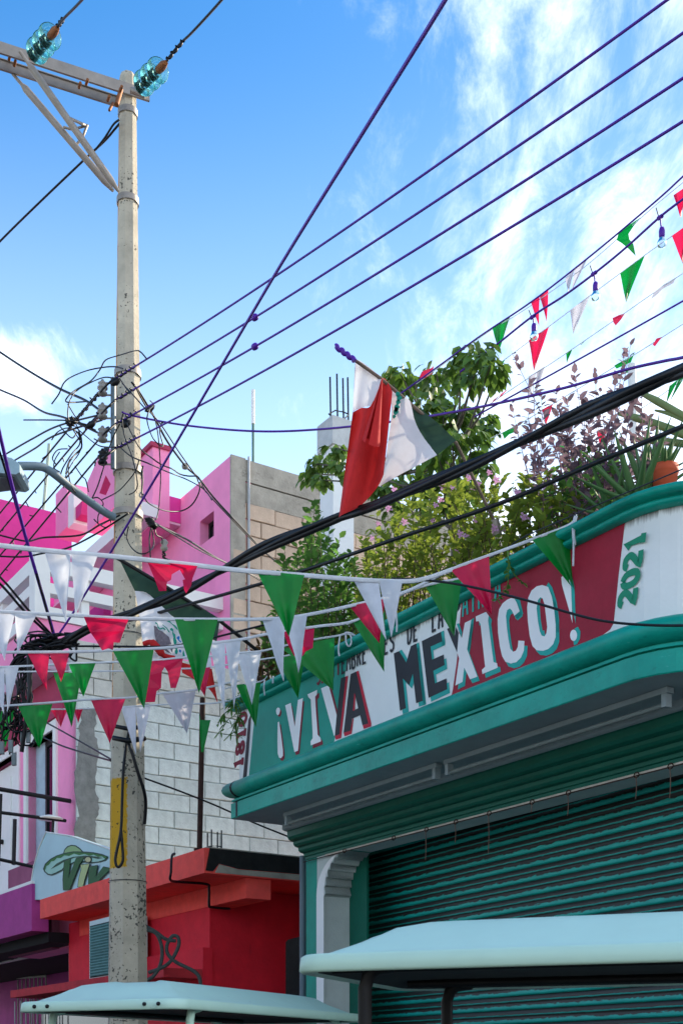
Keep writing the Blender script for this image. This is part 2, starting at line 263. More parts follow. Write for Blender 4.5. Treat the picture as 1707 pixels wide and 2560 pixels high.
# ------------------------------------------------------------ mesh helpers
class MB:
    def __init__(s): s.v = []; s.f = []; s.m = []; s.sm = []
    def add(s, vs, fs, m=0, smooth=False):
        o = len(s.v); s.v += [Vector(p) for p in vs]
        for f in fs: s.f.append([i + o for i in f]); s.m.append(m); s.sm.append(smooth)
        return s
    def hexa(s, p, m=0):                                            # p: 8 corners, bottom ring then top ring
        return s.add(p, [(0, 3, 2, 1), (4, 5, 6, 7), (0, 1, 5, 4), (1, 2, 6, 5), (2, 3, 7, 6), (3, 0, 4, 7)], m)
    def lbox(s, s0, s1, a0, a1, z0, z1, m=0):                       # box in the street's own frame
        q = [(s0, a0), (s1, a0), (s1, a1), (s0, a1)]
        return s.hexa([L(x, y, z0) for x, y in q] + [L(x, y, z1) for x, y in q], m)
    def box(s, c, ax, ay, az, m=0):
        q = [(-1, -1), (1, -1), (1, 1), (-1, 1)]
        return s.hexa([c + ax * x + ay * y - az for x, y in q] + [c + ax * x + ay * y + az for x, y in q], m)
    def sheet(s, loops, m=0):                                       # flat polygon, further loops are holes
        fs = tessellate_polygon([[Vector(p) for p in lp] for lp in loops]); return s.add([p for lp in loops for p in lp], [tuple(t) for t in fs], m)
    def prism(s, pts, vec, m=0):
        n = len(pts); fs = [tuple(t) for t in tessellate_polygon([[Vector(p) for p in pts]])]
        s.add(list(pts) + [Vector(p) + vec for p in pts], fs + [tuple(i + n for i in reversed(t)) for t in fs] + [(i, (i + 1) % n, (i + 1) % n + n, i + n) for i in range(n)], m); return s
    def grid(s, rows, m=0, smooth=True, close=False):
        n = len(rows[0]); fs = []
        for i in range(len(rows) - 1):
            for j in range(n if close else n - 1):
                k = (j + 1) % n; fs.append((i * n + j, i * n + k, (i + 1) * n + k, (i + 1) * n + j))
        return s.add([p for r in rows for p in r], fs, m, smooth)
    def tube(s, pts, r, n=6, m=0, caps=True, smooth=True):
        pts = [Vector(p) for p in pts]; k = len(pts); rs = r if isinstance(r, (list, tuple)) else [r] * k
        rows = []; prev = None
        for i, p in enumerate(pts):
            t = (pts[min(i + 1, k - 1)] - pts[max(i - 1, 0)]); t = t.normalized() if t.length > 1e-9 else Vector((0, 0, 1))
            if prev is None:
                up = Vector((0, 0, 1)) if abs(t.z) < .9 else Vector((1, 0, 0)); x = t.cross(up).normalized()
            else:
                x = prev - t * prev.dot(t); x = x.normalized() if x.length > 1e-6 else t.orthogonal().normalized()
            y = t.cross(x); prev = x
            rows.append([p + (x * math.cos(2 * math.pi * j / n) + y * math.sin(2 * math.pi * j / n)) * rs[i] for j in range(n)])
        s.grid(rows, m, smooth, True)
        if caps: s.add(rows[0], [tuple(reversed(range(n)))], m); s.add(rows[-1], [tuple(range(n))], m)
        return s
    def lathe(s, prof, o, ax, n=16, m=0, smooth=True):              # prof: (radius, height along ax)
        ax = Vector(ax).normalized(); x = ax.orthogonal().normalized(); y = ax.cross(x); o = Vector(o)
        return s.grid([[o + ax * h + (x * math.cos(2 * math.pi * j / n) + y * math.sin(2 * math.pi * j / n)) * max(r, 1e-4) for j in range(n)] for r, h in prof], m, smooth, True)
    def mesh(s, name, mats):
        me = bpy.data.meshes.new(name); me.from_pydata([tuple(p) for p in s.v], [], s.f)
        for mt in (mats if isinstance(mats, (list, tuple)) else [mats]): me.materials.append(mt)
        me.polygons.foreach_set('material_index', s.m); me.polygons.foreach_set('use_smooth', s.sm); me.update(); return me
    def build(s, name, mats, parent=None, label=None): return place(s.mesh(name, mats), name, parent, None, label)
def place(me, name, parent=None, mw=None, label=None):
    o = bpy.data.objects.new(name, me); COL.objects.link(o)
    if parent is not None:
        o.parent = parent
        if parent.type == 'EMPTY': o.matrix_parent_inverse = Matrix.Translation(-parent.location)
    if mw is not None: o.matrix_basis = mw
    if label: o['label'] = label
    return o
def thing(name, label, cat, loc, group=None):
    o = bpy.data.objects.new(name, None); COL.objects.link(o); o.location = loc; o.empty_display_size = .2
    o['label'] = label; o['category'] = cat
    if group: o['group'] = group
    return o
def tag(o, label, cat, group=None):
    o['label'] = label; o['category'] = cat
    if group: o['group'] = group
    return o
def spline(pts, k=6):
    pts = [Vector(p) for p in pts]; out = []
    for i in range(len(pts) - 1):
        p0 = pts[max(i - 1, 0)]; p1 = pts[i]; p2 = pts[i + 1]; p3 = pts[min(i + 2, len(pts) - 1)]
        for j in range(k):
            t = j / k
            out.append(0.5 * ((2 * p1) + (p2 - p0) * t + (2 * p0 - 5 * p1 + 4 * p2 - p3) * t * t + (3 * p1 - p0 - 3 * p2 + p3) * t ** 3))
    return out + [pts[-1]]
def pw(lst): return [P(*q) for q in lst]
def frame_mat(o, x, y, z): 
    m = Matrix((x, y, z)).transposed().to_4x4(); m.translation = o; return m
def sweep(profile, path, m=None):
    """profile (out, z) carried along a plan path of (s, a); outside is on the left of travel"""
    n = len(path); mit = []
    for i in range(n):
        d0 = Vector(path[i]) - Vector(path[i - 1]) if i else None
        d1 = Vector(path[i + 1]) - Vector(path[i]) if i < n - 1 else None
        ns = [Vector((d.y, -d.x)).normalized() for d in (d0, d1) if d is not None]
        v = sum(ns, Vector((0, 0))).normalized(); mit.append(v / max(v.dot(ns[0]), .3))
    return [[L(path[i][0] + mit[i].x * o, path[i][1] + mit[i].y * o, z) for o, z in profile] for i in range(n)]
# ============================================================ setting
g = MB().add([(-300, -300, 0), (300, -300, 0), (300, 300, 0), (-300, 300, 0)], [(0, 1, 2, 3)]).build('ground', mat('asphalt_street', (74, 73, 71), .95, .2, 3, .4, 80)); g['kind'] = 'structure'
pv = MB().lbox(-30, 8, -1.0, .64, .0, .14).build('pavement', mat('pavement_concrete', (150, 146, 138), .95, .2, 4, .3, 60)); pv['kind'] = 'structure'

def plain_building(name, lab, s0, s1, a0, a1, h, m, face):
    t = thing(name, lab, 'building', L((s0 + s1) / 2, (a0 + a1) / 2, 0)); MB().lbox(s0, s1, a0, a1, 0, h).build('wall', m, t); MB().lbox(s0 - .1, s1 + .1, a0 - .1, a1 + .1, h, h + .25).build('cornice', HWHITE, t)
    a = a1 if face > 0 else a0; n = max(1, int((s1 - s0) / 2.6))
    for i in range(n):
        c = s0 + (i + .5) * (s1 - s0) / n
        for z0 in [1.0] + ([4.4] if h > 6 else []):
            w = MB().lbox(c - .6, c + .6, min(a, a + .06 * face), max(a, a + .06 * face), z0, z0 + 1.5).build('window', HWHITE, t); MB().lbox(c - .5, c + .5, min(a, a + .07 * face), max(a, a + .07 * face), z0 + .1, z0 + 1.4).build('pane', GLASSD, w)
    return t
plain_building('rear_building', 'white plastered building half hidden behind the roof plants', -3.2, 7, 5.2, 9, 7.2, WHITE, -1)  # glimpsed in part; height and length shaped to shade the lower pole
plain_building('unseen_street_row', 'unseen pale grey plastered row across the street from the green shop, added to block low sky', -14, 12, -13, -8.6, 4.8, mat('grey_blue_plaster', (130, 140, 146), .8), 1)  # unseen row, added and sized to cut low sky light under the eaves

# ============================================================ green corner shop
SHOP = thing('corner_shop', 'green corner shop with hand painted VIVA MEXICO parapet and closed shutter', 'shop', L(2.2, .66, 0))
RC = .5; SC = 4.22
front = [(-.035, 1.6), (-.035, 0)] + [(SC, 0)] + [(SC + RC * math.sin(t * math.pi / 16), RC - RC * math.cos(t * math.pi / 16)) for t in range(1, 9)] + [(SC + RC, 3.2)]
dense = [front[0], front[1]] + [(-.035 + (SC + .035) * i / 12, 0) for i in range(1, 12)] + front[2:]
MB().grid(sweep([(-.05, 3.80), (-.05, 4.415), (-.2, 4.415), (-.2, 4.1)], dense), 0, False).build('parapet_wall', PARAPET, SHOP)
MB().grid(sweep([(-.05, 4.403), (-.022, 4.404), (-.004, 4.412), (.006, 4.424), (-.002, 4.436), (-.014, 4.441), (-.014, 4.446), (.018, 4.447), (.036, 4.456), (.044, 4.470), (.038, 4.486), (.018, 4.497), (-.01, 4.5), (-.2, 4.5), (-.215, 4.49), (-.215, 4.40)], dense)).build('coping', TEALC, SHOP)
MB().grid(sweep([(-.06, 3.856), (-.045, 3.854), (-.012, 3.848), (.025, 3.834), (.048, 3.812), (.057, 3.786), (.052, 3.760), (.034, 3.738), (.006, 3.722), (-.022, 3.716)], dense)).grid(sweep([(-.022, 3.716), (-.022, 3.708), (-.004, 3.706), (-.002, 3.690), (-.026, 3.689), (-.026, 3.678), (.0, 3.676)], dense), 0, False).grid(sweep([(.0, 3.676), (.0, 3.562), (-.006, 3.556)], dense), 0, False).build('cornice', TEALC, SHOP)
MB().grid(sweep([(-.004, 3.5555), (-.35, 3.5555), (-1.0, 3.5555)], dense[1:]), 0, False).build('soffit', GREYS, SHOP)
MB().lbox(.2, SC + .3, .2, 4, 3.62, 4.3).build('roof', CEM, SHOP)
prof = [(.45, 3.556), (.45, 3.515), (.462, 3.506), (.478, 3.500)]
prof2 = [(.478, 3.500), (.49, 3.497), (.492, 3.452), (.505, 3.432), (.528, 3.422), (.545, 3.420), (.548, 3.398), (.562, 3.383), (.582, 3.377), (.594, 3.376), (.597, 3.352), (.612, 3.338), (.634, 3.333), (.645, 3.332), (.648, 3.310), (.66, 3.305), (.66, 3.283)]
def run(pr, s0, s1): return [[L(s0, a, z) for a, z in pr], [L(s1, a, z) for a, z in pr]]
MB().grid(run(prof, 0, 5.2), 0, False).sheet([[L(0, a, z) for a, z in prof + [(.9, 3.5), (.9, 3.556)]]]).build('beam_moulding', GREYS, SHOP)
MB().grid(run(prof2, .012, 5.2), 0, False).sheet([[L(.012, a, z) for a, z in prof2 + [(.9, 3.283), (.9, 3.5)]]]).build('beam', GREENB, SHOP)
MB().lbox(.55, 5.2, .662, .904, 3.284, 3.55).build('lintel', JAMB, SHOP)
# pilaster with the round-shouldered opening cut out of it
def arc(r, ro, cs=.617, cz=2.972, n=10): return [(cs - r * math.cos(i / n * math.pi / 2), cz + ro * math.sin(i / n * math.pi / 2)) for i in range(n + 1)]
outer = arc(.42, .309); inner = arc(.311, .309)
tp = [(.017, .0), (.017, 3.282), (.617, 3.282)] + list(reversed(outer)) + [(.197, 0)]
MB().prism([L(s, .668, z) for s, z in tp], W * .23).build('pilaster', TEAL, SHOP)
MB().prism([L(s, .655, z) for s, z in [(.199, 0)] + [(a, min(b, 3.279)) for a, b in outer] + list(reversed([(a, min(b, 3.275)) for a, b in inner])) + [(.306, 0)]], W * .01).build('arch_trim', PWHITE, SHOP)
ribs = [(.306, 0), (.306, 2.95)]
for i in range(7):
    t0 = i / 7 * math.pi / 2; t1 = (i + .82) / 7 * math.pi / 2; t2 = (i + 1) / 7 * math.pi / 2
    ribs += [(.617 - .285 * math.cos(t0), 2.972 + .285 * math.sin(t0)), (.617 - .312 * math.cos(t1), 2.972 + .312 * math.sin(t1)), (.617 - .312 * math.cos(t2), 2.972 + .312 * math.sin(t2))]
ribs = ribs[:-1] + [(.617, 3.281)]
MB().grid([[L(s, .656, z) for s, z in ribs], [L(s, .903, z) for s, z in ribs]], 0, False).prism([L(s, .66, z) for s, z in ribs + [(.2, 3.28), (.2, 0)]], W * .242).build('jamb', JAMB, SHOP)
MB().lbox(.09, .553, .905, .925, 0, 3.5).build('inner_jamb', GREENB, SHOP)
MB().lbox(.02, .08, .9, 4.2, 0, 3.55).build('side_wall', TEAL, SHOP)
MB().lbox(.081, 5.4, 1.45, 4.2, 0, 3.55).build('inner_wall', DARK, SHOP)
MB().lbox(.017, .40, .59, .655, 1.98, 2.055).build('pilaster_ledge', TEAL, SHOP)
# roller shutter, each slat its own piece
A0 = L(.085, 1.25, 0); A1 = L(4.9, .94, 0); dirS = (A1 - A0).normalized(); nrm = Vector((dirS.y, -dirS.x, 0)); 
if nrm.dot(W) > 0: nrm = -nrm
ln = (A1 - A0).length; pit = .098
sp_ = [(.0, .0), (.010, .004), (.015, .014), (.010, .036), (.004, .052), (.014, .056), (.016, .064), (.012, .088), (.004, .097), (-.006, .097)]
sm = MB().grid([[Vector((x, -o, z)) for o, z in sp_] for x in (0, ln * .5, ln)], 0, True).mesh('slat', SLAT)
SHUT = MB().box(A0 + dirS * ln / 2 + Vector((0, 0, 1.75)) - nrm * .03, dirS * ln / 2, nrm * .01, Zv * 1.75).build('roller_shutter', DARK, SHOP)
for k in range(34):
    mw = frame_mat(A0 + Zv * (.12 + pit * k + .003), dirS, -nrm, Zv); mw.translation += nrm * (.002 + random.uniform(-.002, .002)); place(sm, 'slat', SHUT, mw)
# ---- painted front: colour fields and hand lettering lie on the wall plane as thin paint
AW = .05
def fld(name, pts, k, m, parent=SHOP, holes=()):
    return MB().sheet([[onA(x, y, AW - .0009 * k) for x, y in pts]] + [[onA(x, y, AW - .0009 * k) for x, y in h] for h in holes]).build(name, m, parent)
SIGN = fld('sign_field', [(621, 1955), (640, 1750), (650, 1735), (740, 1690), (870, 1627), (862, 1690), (851, 1760), (842, 1830), (834, 1858), (820, 1872), (720, 1922)], 1, TEAL)
SIGN['label'] = 'teal left third of the painted sign'
fld('sign_field', [(1153, 1499), (1300, 1425), (1440, 1352), (1563, 1291), (1545, 1440), (1533, 1558), (1524, 1574), (1500, 1592), (1350, 1665), (1124, 1754), (1131, 1725), (1141, 1655)], 1, REDP)['label'] = 'crimson right third of the painted sign'
fld('painted_stripe', [(606, 1956), (613, 1890), (621, 1800), (629, 1780), (622, 1880), (616, 1950), (610, 1957)], 2, PBLACK)
CORN = [(-.012, 3.850), (.025, 3.836), (.049, 3.813), (.0585, 3.786), (.0535, 3.759), (.035, 3.7365), (.006, 3.7205), (-.0205, 3.7145), (-.0205, 3.709), (.0015, 3.677), (.0015, 3.561)]
MB().grid(sweep(CORN, [(.045, 0), (.075, 0)]), 0, False).build('painted_stripe', PBLACK, SHOP, 'black stripe painted round the left end of the cornice')
def zr(ox, oy, sc_): return lambda pts: [(ox + x * sc_, oy + y * sc_) for x, y in pts]
Za = zr(560, 1560, 400 / 1568); Zc = zr(960, 1540, 240 / 1568); Zd = zr(1120, 1420, 360 / 1568); Ze = zr(1307, 1160, 400 / 1568)
def ell(cx, cy, rx, ry, n=18, a0=0, a1=360): return [(cx + rx * math.cos(math.radians(a0 + (a1 - a0) * i / n)), cy + ry * math.sin(math.radians(a0 + (a1 - a0) * i / n))) for i in range(n)]
def letter(z, pts, m, k=4, holes=(), sh=None, shm=None):
    if sh: fld('letter_shadow', [(x + sh[0], y + sh[1]) for x, y in z(pts)], k - 1, shm, SIGN, [])
    fld('letter', z(pts), k, m, SIGN, [z(h) for h in holes])
sA = (4.5, 7)
letter(Za, [(510, 850), (516, 828), (530, 818), (545, 825), (550, 850), (542, 880), (528, 895), (514, 880)], PWHITE, 4, (), (3.5, 4.5), PDRED)
letter(Za, [(527, 965), (540, 955), (560, 1090), (578, 1240), (578, 1290), (560, 1315), (540, 1310), (527, 1270), (524, 1150)], PWHITE, 4, (), (4, 6.5), PDRED)
letter(Za, [(600, 797), (655, 773), (693, 1005), (725, 745), (773, 725), (725, 1242), (690, 1255)], PWHITE, 4, (), (3.5, 7.5), PDRED)
letter(Za, [(818, 690), (912, 645), (910, 690), (893, 712), (900, 850), (918, 1085), (945, 1115), (950, 1150), (850, 1190), (848, 1150), (868, 1120), (868, 1060), (850, 740), (828, 718)], PWHITE, 4, (), (5, 7.5), PDRED)
letter(Za, [(1025, 600), (1055, 630), (1112, 850), (1106, 895)], PDRED, 3)
letter(Za, [(950, 630), (1025, 600), (1103, 890), (1085, 1095), (1076, 1092)], PWHITE, 4)
letter(Za, [(1190, 515), (1215, 508), (1147, 1118), (1095, 1133), (1085, 1098), (1128, 1083)], PRED, 3)
letter(Za, [(1145, 530), (1192, 514), (1131, 1080), (1085, 1099), (1104, 895)], PBLACK, 4)
letter(Za, [(1240, 490), (1295, 465), (1412, 975), (1355, 992), (1332, 893), (1256, 925), (1236, 1046), (1170, 1066)], PBLACK, 4, [[(1278, 672), (1313, 825), (1262, 850)]])
letter(Za, [(1295, 465), (1318, 458), (1442, 975), (1440, 1003), (1368, 1028), (1357, 992), (1412, 975)], PRED, 3)
letter(Za, [(1236, 1046), (1262, 925), (1268, 925), (1250, 1075), (1180, 1100), (1170, 1066)], PRED, 3)
letter(Za, [(1278, 672), (1286, 705), (1280, 845), (1262, 850)], PRED, 5)
letter(Zc, [(155, 610), (243, 573), (360, 760), (435, 490), (525, 450), (628, 1385), (520, 1425), (466, 940), (408, 1128), (303, 1020), (355, 1505), (258, 1545)], PBLACK, 4, (), (7, 9), PTEAL)
letter(Zc, [(243, 573), (285, 548), (380, 700), (360, 762)], PTEAL, 3)
letter(Zc, [(525, 450), (568, 430), (682, 1440), (640, 1460), (628, 1385)], PTEAL, 3)
letter(Zc, [(612, 410), (925, 258), (945, 415), (755, 500), (780, 712), (968, 630), (985, 800), (800, 895), (828, 1100), (1012, 1020), (1028, 1195), (722, 1338)], PBLACK, 4, (), (6.5, 9.5), PTEAL)
letter(Zc, [(925, 258), (972, 235), (998, 465), (945, 490)], PTEAL, 3)
letter(Zc, [(1025, 212), (1080, 178), (1150, 320), (1168, 180), (1220, 290), (1188, 598)], PBLACK, 4)
letter(Zd, [(180, 597), (250, 562), (205, 885), (316, 1183), (236, 1212), (173, 1085), (155, 1240), (76, 1280), (118, 985), (96, 920), (112, 700), (148, 760)], PWHITE, 4, (), (6, 10), PTEAL)
letter(Zd, [(250, 562), (281, 542), (240, 885), (206, 890)], PTEAL, 3)
letter(Zd, [(92, 610), (118, 600), (150, 700), (143, 760)], PTEAL, 4)
letter(Zd, [(298, 528), (410, 478), (440, 520), (432, 570), (492, 1025), (530, 1036), (537, 1085), (372, 1155), (364, 1110), (400, 1075), (350, 610), (330, 578), (302, 582)], PWHITE, 4, (), (8, 10), PTEAL)
Cpts = [(775, 470), (745, 380), (720, 335), (685, 326), (640, 345), (590, 385), (552, 450), (536, 560), (540, 700), (560, 850), (585, 960), (620, 1020), (680, 1040), (740, 1025), (790, 975), (822, 900), (828, 795), (762, 790), (755, 860), (735, 900), (705, 912), (675, 880), (655, 780), (636, 640), (627, 520), (640, 460), (668, 440), (690, 460), (718, 520)]
letter(Zd, Cpts, PWHITE, 4, (), (8, 12), PTEAL)
letter(Zd, [(720, 335), (750, 312), (775, 330), (815, 500), (735, 560), (720, 520), (775, 470)], PTEAL, 3)
Oo = [(1085, 205), (1020, 185), (960, 200), (905, 245), (870, 320), (857, 430), (865, 580), (885, 740), (915, 850), (960, 895), (1030, 902), (1090, 880), (1140, 830), (1168, 750), (1168, 620), (1150, 450), (1125, 310)]
Oh = [(975, 350), (1000, 318), (1025, 330), (1045, 390), (1062, 520), (1075, 640), (1068, 710), (1045, 745), (1015, 735), (995, 690), (975, 580), (960, 440)]
fld('letter_shadow', [(x + 9, y + 12) for x, y in Zd(Oo)], 3, PTEAL, SIGN); fld('letter_shadow', Zd([(1065, 195), (1090, 155), (1130, 210), (1180, 370), (1205, 560), (1205, 700), (1170, 700), (1150, 450), (1125, 310)]), 3, PTEAL, SIGN)
letter(Zd, Oo, PWHITE, 4, [Oh]); fld('letter_counter', Zd([(975, 350), (1000, 318), (1012, 340), (995, 420), (1005, 560), (1025, 680), (1048, 680), (1052, 735), (1015, 735), (995, 690), (975, 580), (960, 440)]), 3.5, PTEAL, SIGN)
fld('letter_counter', Zd([(1003, 335), (1025, 330), (1045, 390), (1062, 520), (1075, 640), (1066, 705), (1050, 725), (1045, 680), (1025, 680), (1005, 560), (995, 420)]), 3.7, REDP, SIGN)
letter(Zd, [(1228, 100), (1300, 40), (1335, 200), (1350, 600), (1320, 480), (1260, 270), (1235, 180)], PWHITE, 4, (), (8.5, 2), PTEAL)
letter(Zd, ell(1362, 733, 38, 62), PWHITE, 4); fld('letter_shadow', Zd([(1370, 660), (1410, 640), (1437, 690), (1432, 770), (1400, 830), (1365, 842), (1360, 790), (1400, 740)]), 3, PTEAL, SIGN)
# small block lettering drawn as brush strokes
STROKES = {'S': [[(.9, .85), (.6, 1), (.2, .9), (.15, .65), (.5, .5), (.85, .35), (.8, .1), (.4, 0), (.1, .12)]], 'E': [[(.85, 1), (.12, 1), (.12, 0), (.88, 0)], [(.12, .52), (.7, .52)]], 'P': [[(.12, 0), (.12, 1), (.7, .97), (.85, .75), (.7, .52), (.12, .48)]], 'T': [[(.05, 1), (.95, 1)], [(.5, 1), (.5, 0)]], 'I': [[(.5, 1), (.5, 0)]],
  'M': [[(.05, 0), (.12, 1), (.5, .4), (.88, 1), (.95, 0)]], 'B': [[(.12, 0), (.12, 1), (.65, .96), (.8, .76), (.6, .53), (.12, .52)], [(.6, .53), (.88, .28), (.7, .02), (.12, 0)]], 'R': [[(.12, 0), (.12, 1), (.7, .97), (.85, .75), (.65, .52), (.12, .5)], [(.5, .5), (.9, 0)]], 'D': [[(.12, 0), (.12, 1), (.6, .95), (.88, .6), (.8, .2), (.5, 0), (.12, 0)]], 'L': [[(.15, 1), (.15, .02), (.85, .02)]], 'A': [[(.08, 0), (.3, 1), (.7, 1), (.92, 0)], [(.14, .42), (.86, .42)]],
  '1': [[(.25, .8), (.5, 1), (.5, 0)], [(.2, 0), (.8, 0)]], '2': [[(.12, .78), (.3, .98), (.7, .98), (.88, .75), (.7, .5), (.12, .03), (.92, .03)]], '0': [[(.5, 1), (.2, .85), (.1, .5), (.2, .15), (.5, 0), (.8, .15), (.9, .5), (.8, .85), (.5, 1)]], '8': [[(.5, .54), (.2, .7), (.22, .92), (.5, 1), (.78, .92), (.8, .7), (.5, .54), (.15, .32), (.2, .08), (.5, 0), (.8, .08), (.85, .32), (.5, .54)]]}
def stroke_letter(ch, o, ex, ez, wd, k, m, name='letter'):
    """o: foot of the glyph in (s, z); ex, ez: its width and height vectors in (s, z)"""
    mb = MB()
    for j, line in enumerate(STROKES[ch]):
        pts = [Vector((o[0] + ex[0] * x + ez[0] * y, o[1] + ex[1] * x + ez[1] * y)) for x, y in line]
        pts = [Vector((p[0], p[1])) for p in spline([Vector((p.x, p.y, 0)) for p in pts], 3)] if ch in 'SPBRD2088' else pts
        lf = []; rt = []
        for i, p in enumerate(pts):
            ds = []
            if i: ds.append((p - pts[i - 1]).normalized())
            if i < len(pts) - 1: ds.append((pts[i + 1] - p).normalized())
            t = sum(ds, Vector((0, 0))); t = t.normalized() if t.length > 1e-6 else ds[0]
            nn = Vector((-t.y, t.x)); q = wd / max(.55, abs(nn.dot(Vector((-ds[0].y, ds[0].x)))))
            lf.append(p + nn * q); rt.append(p - nn * q)
        a_ = AW - .0009 * k - .0002 * j
        mb.grid([[L(p.x, a_, p.y) for p in lf], [L(p.x, a_, p.y) for p in rt]], 0, False)
    return mb.build(name, m, SIGN)
def text_px(txt, p0, p1, h, wd, k, mats):
    a = sa(onA(p0[0], p0[1], AW)); b = sa(onA(p1[0], p1[1], AW)); n = len(txt)
    for i, ch in enumerate(txt):
        if ch == ' ': continue
        t = i / n; o = (a[0] + (b[0] - a[0]) * t, a[2] + (b[2] - a[2]) * t); e = ((b[0] - a[0]) / n * .72, (b[2] - a[2]) / n * .72)
        stroke_letter(ch, o, e, (0, h), wd, k, mats(i) if callable(mats) else mats)
text_px('SEPTIEMBRE', (793, 1712), (920, 1654), .125, .0085, 5, lambda i: PDRED if i < 5 else PBLACK)
text_px('MES', (946, 1642), (990, 1624), .125, .0085, 5, PBLACK)
text_px('DE', (1019, 1610), (1049, 1597), .125, .0085, 5, PBLACK)
text_px('LA', (1080, 1580), (1112, 1566), .125, .0085, 5, PBLACK)
text_px('PATRIA', (1137, 1552), (1258, 1494), .125, .0085, 5, lambda i: PBLACK if i == 0 else PTEAL)
def vert_text(txt, p0, p1, wpx, wd, k, m):                          # reads upwards
    a = sa(onA(p0[0], p0[1], AW)); b = sa(onA(p1[0], p1[1], AW)); n = len(txt); c = sa(onA(p0[0] + wpx, p0[1], AW)); hw = c[0] - a[0]
    for i, ch in enumerate(txt):
        t = i / n; stroke_letter(ch, (a[0] + hw + (b[0] - a[0]) * t, a[2] + (b[2] - a[2]) * t), ((b[0] - a[0]) / n * .86, (b[2] - a[2]) / n * .86), (-hw, 0), wd, k, m)
vert_text('2021', (1547, 1522), (1573, 1336), 38, .018, 4, PGREEN)
vert_text('1810', (588, 1926), (600, 1782), 18, .02, 4, PDRED)

# ---- fixtures hung on the shop
for i, (s0, s1) in enumerate(((.42, 2.36), (2.44, 4.32))):
    t = thing('tube_light', ('fluorescent tube batten under the shop eave, the one nearer the pole' , 'fluorescent tube batten under the shop eave, the one below MEXICO')[i], 'light fitting', L((s0 + s1) / 2, .24, 3.53), 'tube lights under the eave')
    MB().lbox(s0, s1, .215, .265, 3.522, 3.552).build('batten', GREYS, t)
    for s in (s0 + .012, s1 - .042): MB().lbox(s, s + .03, .218, .262, 3.452, 3.521).build('end_holder', GREYS, t)
    MB().tube([L(s0 + .042, .24, 3.467), L(s1 - .042, .24, 3.467)], .013, 10).build('tube', mat('dull_grey_tube', (118, 128, 126), .5), t)  # tube in a flat mid grey
t = thing('hook_rail', 'thin pale conduit along the lintel with rusty hooks and hanging strings', 'conduit', L(2.5, .64, 3.28))
MB().tube([L(.35, .648, 3.272), L(5.2, .648, 3.272)], .0085, 6).build('pipe', mat('beige_conduit', (206, 196, 184), .6), t)
MB().tube([L(.02, .641, 3.262), L(5.2, .641, 3.262)], .004, 5).build('wire', RUSTP, t)
for x, y0, y1 in ((862, 2140, 2150), (985, 2104, 2112), (1066, 2073, 2148), (1140, 2055, 2105), (1223, 2031, 2130), (1330, 2004, 2028), (1421, 1972, 2028), (1591, 1927, 1985), (1676, 1907, 1985)):
    s, a, z = sa(onA(x, y0, .64)); d = onA(x, y0, .64).y
    MB().tube([L(s + .02 * math.cos(q), .636, 3.266 + .016 * math.sin(q)) for q in [i * math.pi / 4 for i in range(9)]], .004, 4).build('hook', RUSTP, t)
    if y1 - y0 > 15:
        ln_ = (y1 - y0) / F * d; MB().tube(spline([L(s, .63, 3.262), L(s + .006, .63, 3.262 - ln_ * .5), L(s - .003, .632, 3.262 - ln_)], 4), .0028, 4).build('string', mat('brown_string', (120, 96, 84)), t)
MB().tube([onA(757, 2140, .78), onA(757, 2150, .78), Vector((onA(757, 2150, .78).x, onA(757, 2150, .78).y, 0.0))], .028, 8).build('downpipe', LAMPG, SHOP)
# ============================================================ coral building with the flat roof slab
CB = thing('coral_building', 'coral red single storey building with black stained roof slab beside the shop', 'building', L(-4, 1.2, 0))
CA = .172; CW = .60                                               # fascia line and wall line of the roof slab
sL = sa(onA(101, 2247, CA))[0]; SR = sa(onA(511, 2119, CA))[0]; ZS0 = onA(511, 2182, CA).z; ZS1 = onA(511, 2119, CA).z
SBm = sa(onA(615, 2245, CW))[0]; SWl = sa(onA(522, 2300, CW))[0]; ZBm = onA(615, 2245, CW).z
MB().lbox(sL, SR, CA, 4.0, ZS0, ZS1).build('roof_slab', CORAL, CB); MB().lbox(sL, SR, CA + .03, 4.0, ZS1 + .001, ZS1 + .012).build('unseen_screed', CEM, CB)  # unseen grey topping, added to keep red bounce off the block wall
MB().prism([L(SR + .004, a, z) for a, z in ((CA + .01, ZS0 + .02), (CA + .05, ZS1 - .001), (4, ZS1 - .001), (4, ZS0 + .09), (1.5, ZS0 + .07), (.5, ZS0 + .06), (CA + .14, ZS0 + .09), (CA + .08, ZS0 + .02))], U * .006).build('slab_edge_stain', MOULD, CB)
MB().prism([L(SR + .004, a, z) for a, z in ((CA + .14, ZS0 + .085), (.5, ZS0 + .056), (1.5, ZS0 + .066), (4, ZS0 + .085), (4, ZS0 + .01), (CA + .1, ZS0 + .01))], U * .004).build('slab_edge_band', CEM, CB)
MB().lbox(sL + .1, SBm, CW, CW + .25, ZBm, ZS0 - .002).build('roof_beam', CORAL, CB)
MB().lbox(sL - .26, SWl, CW + .01, 4, 0, ZS0 - .003).build('wall', REDW, CB)
MB().lbox(sL + .1, SWl + .06, CW - .09, CW + .005, 0, onA(515, 2372, CW).z).build('wall_base', REDW, CB)
MB().lbox(SWl + .01, -.05, 1.6, 4, 0, ZS0 - .1).build('side_wall', REDW, CB)
LA = .12; lg = sa(onA(27, 2473, LA))[0]; ZL1 = onA(150, 2458, LA).z; ZL0 = onA(150, 2478, LA).z
MB().lbox(lg, SWl + .05, LA, CW, ZL0, ZL1).build('ledge', mat('faded_red_ledge', (196, 56, 64), .9, .25, 6, .4, 60, dirt=(90, 30, 40), dirt_amt=.06), CB)
t = CB
BARS = MB()
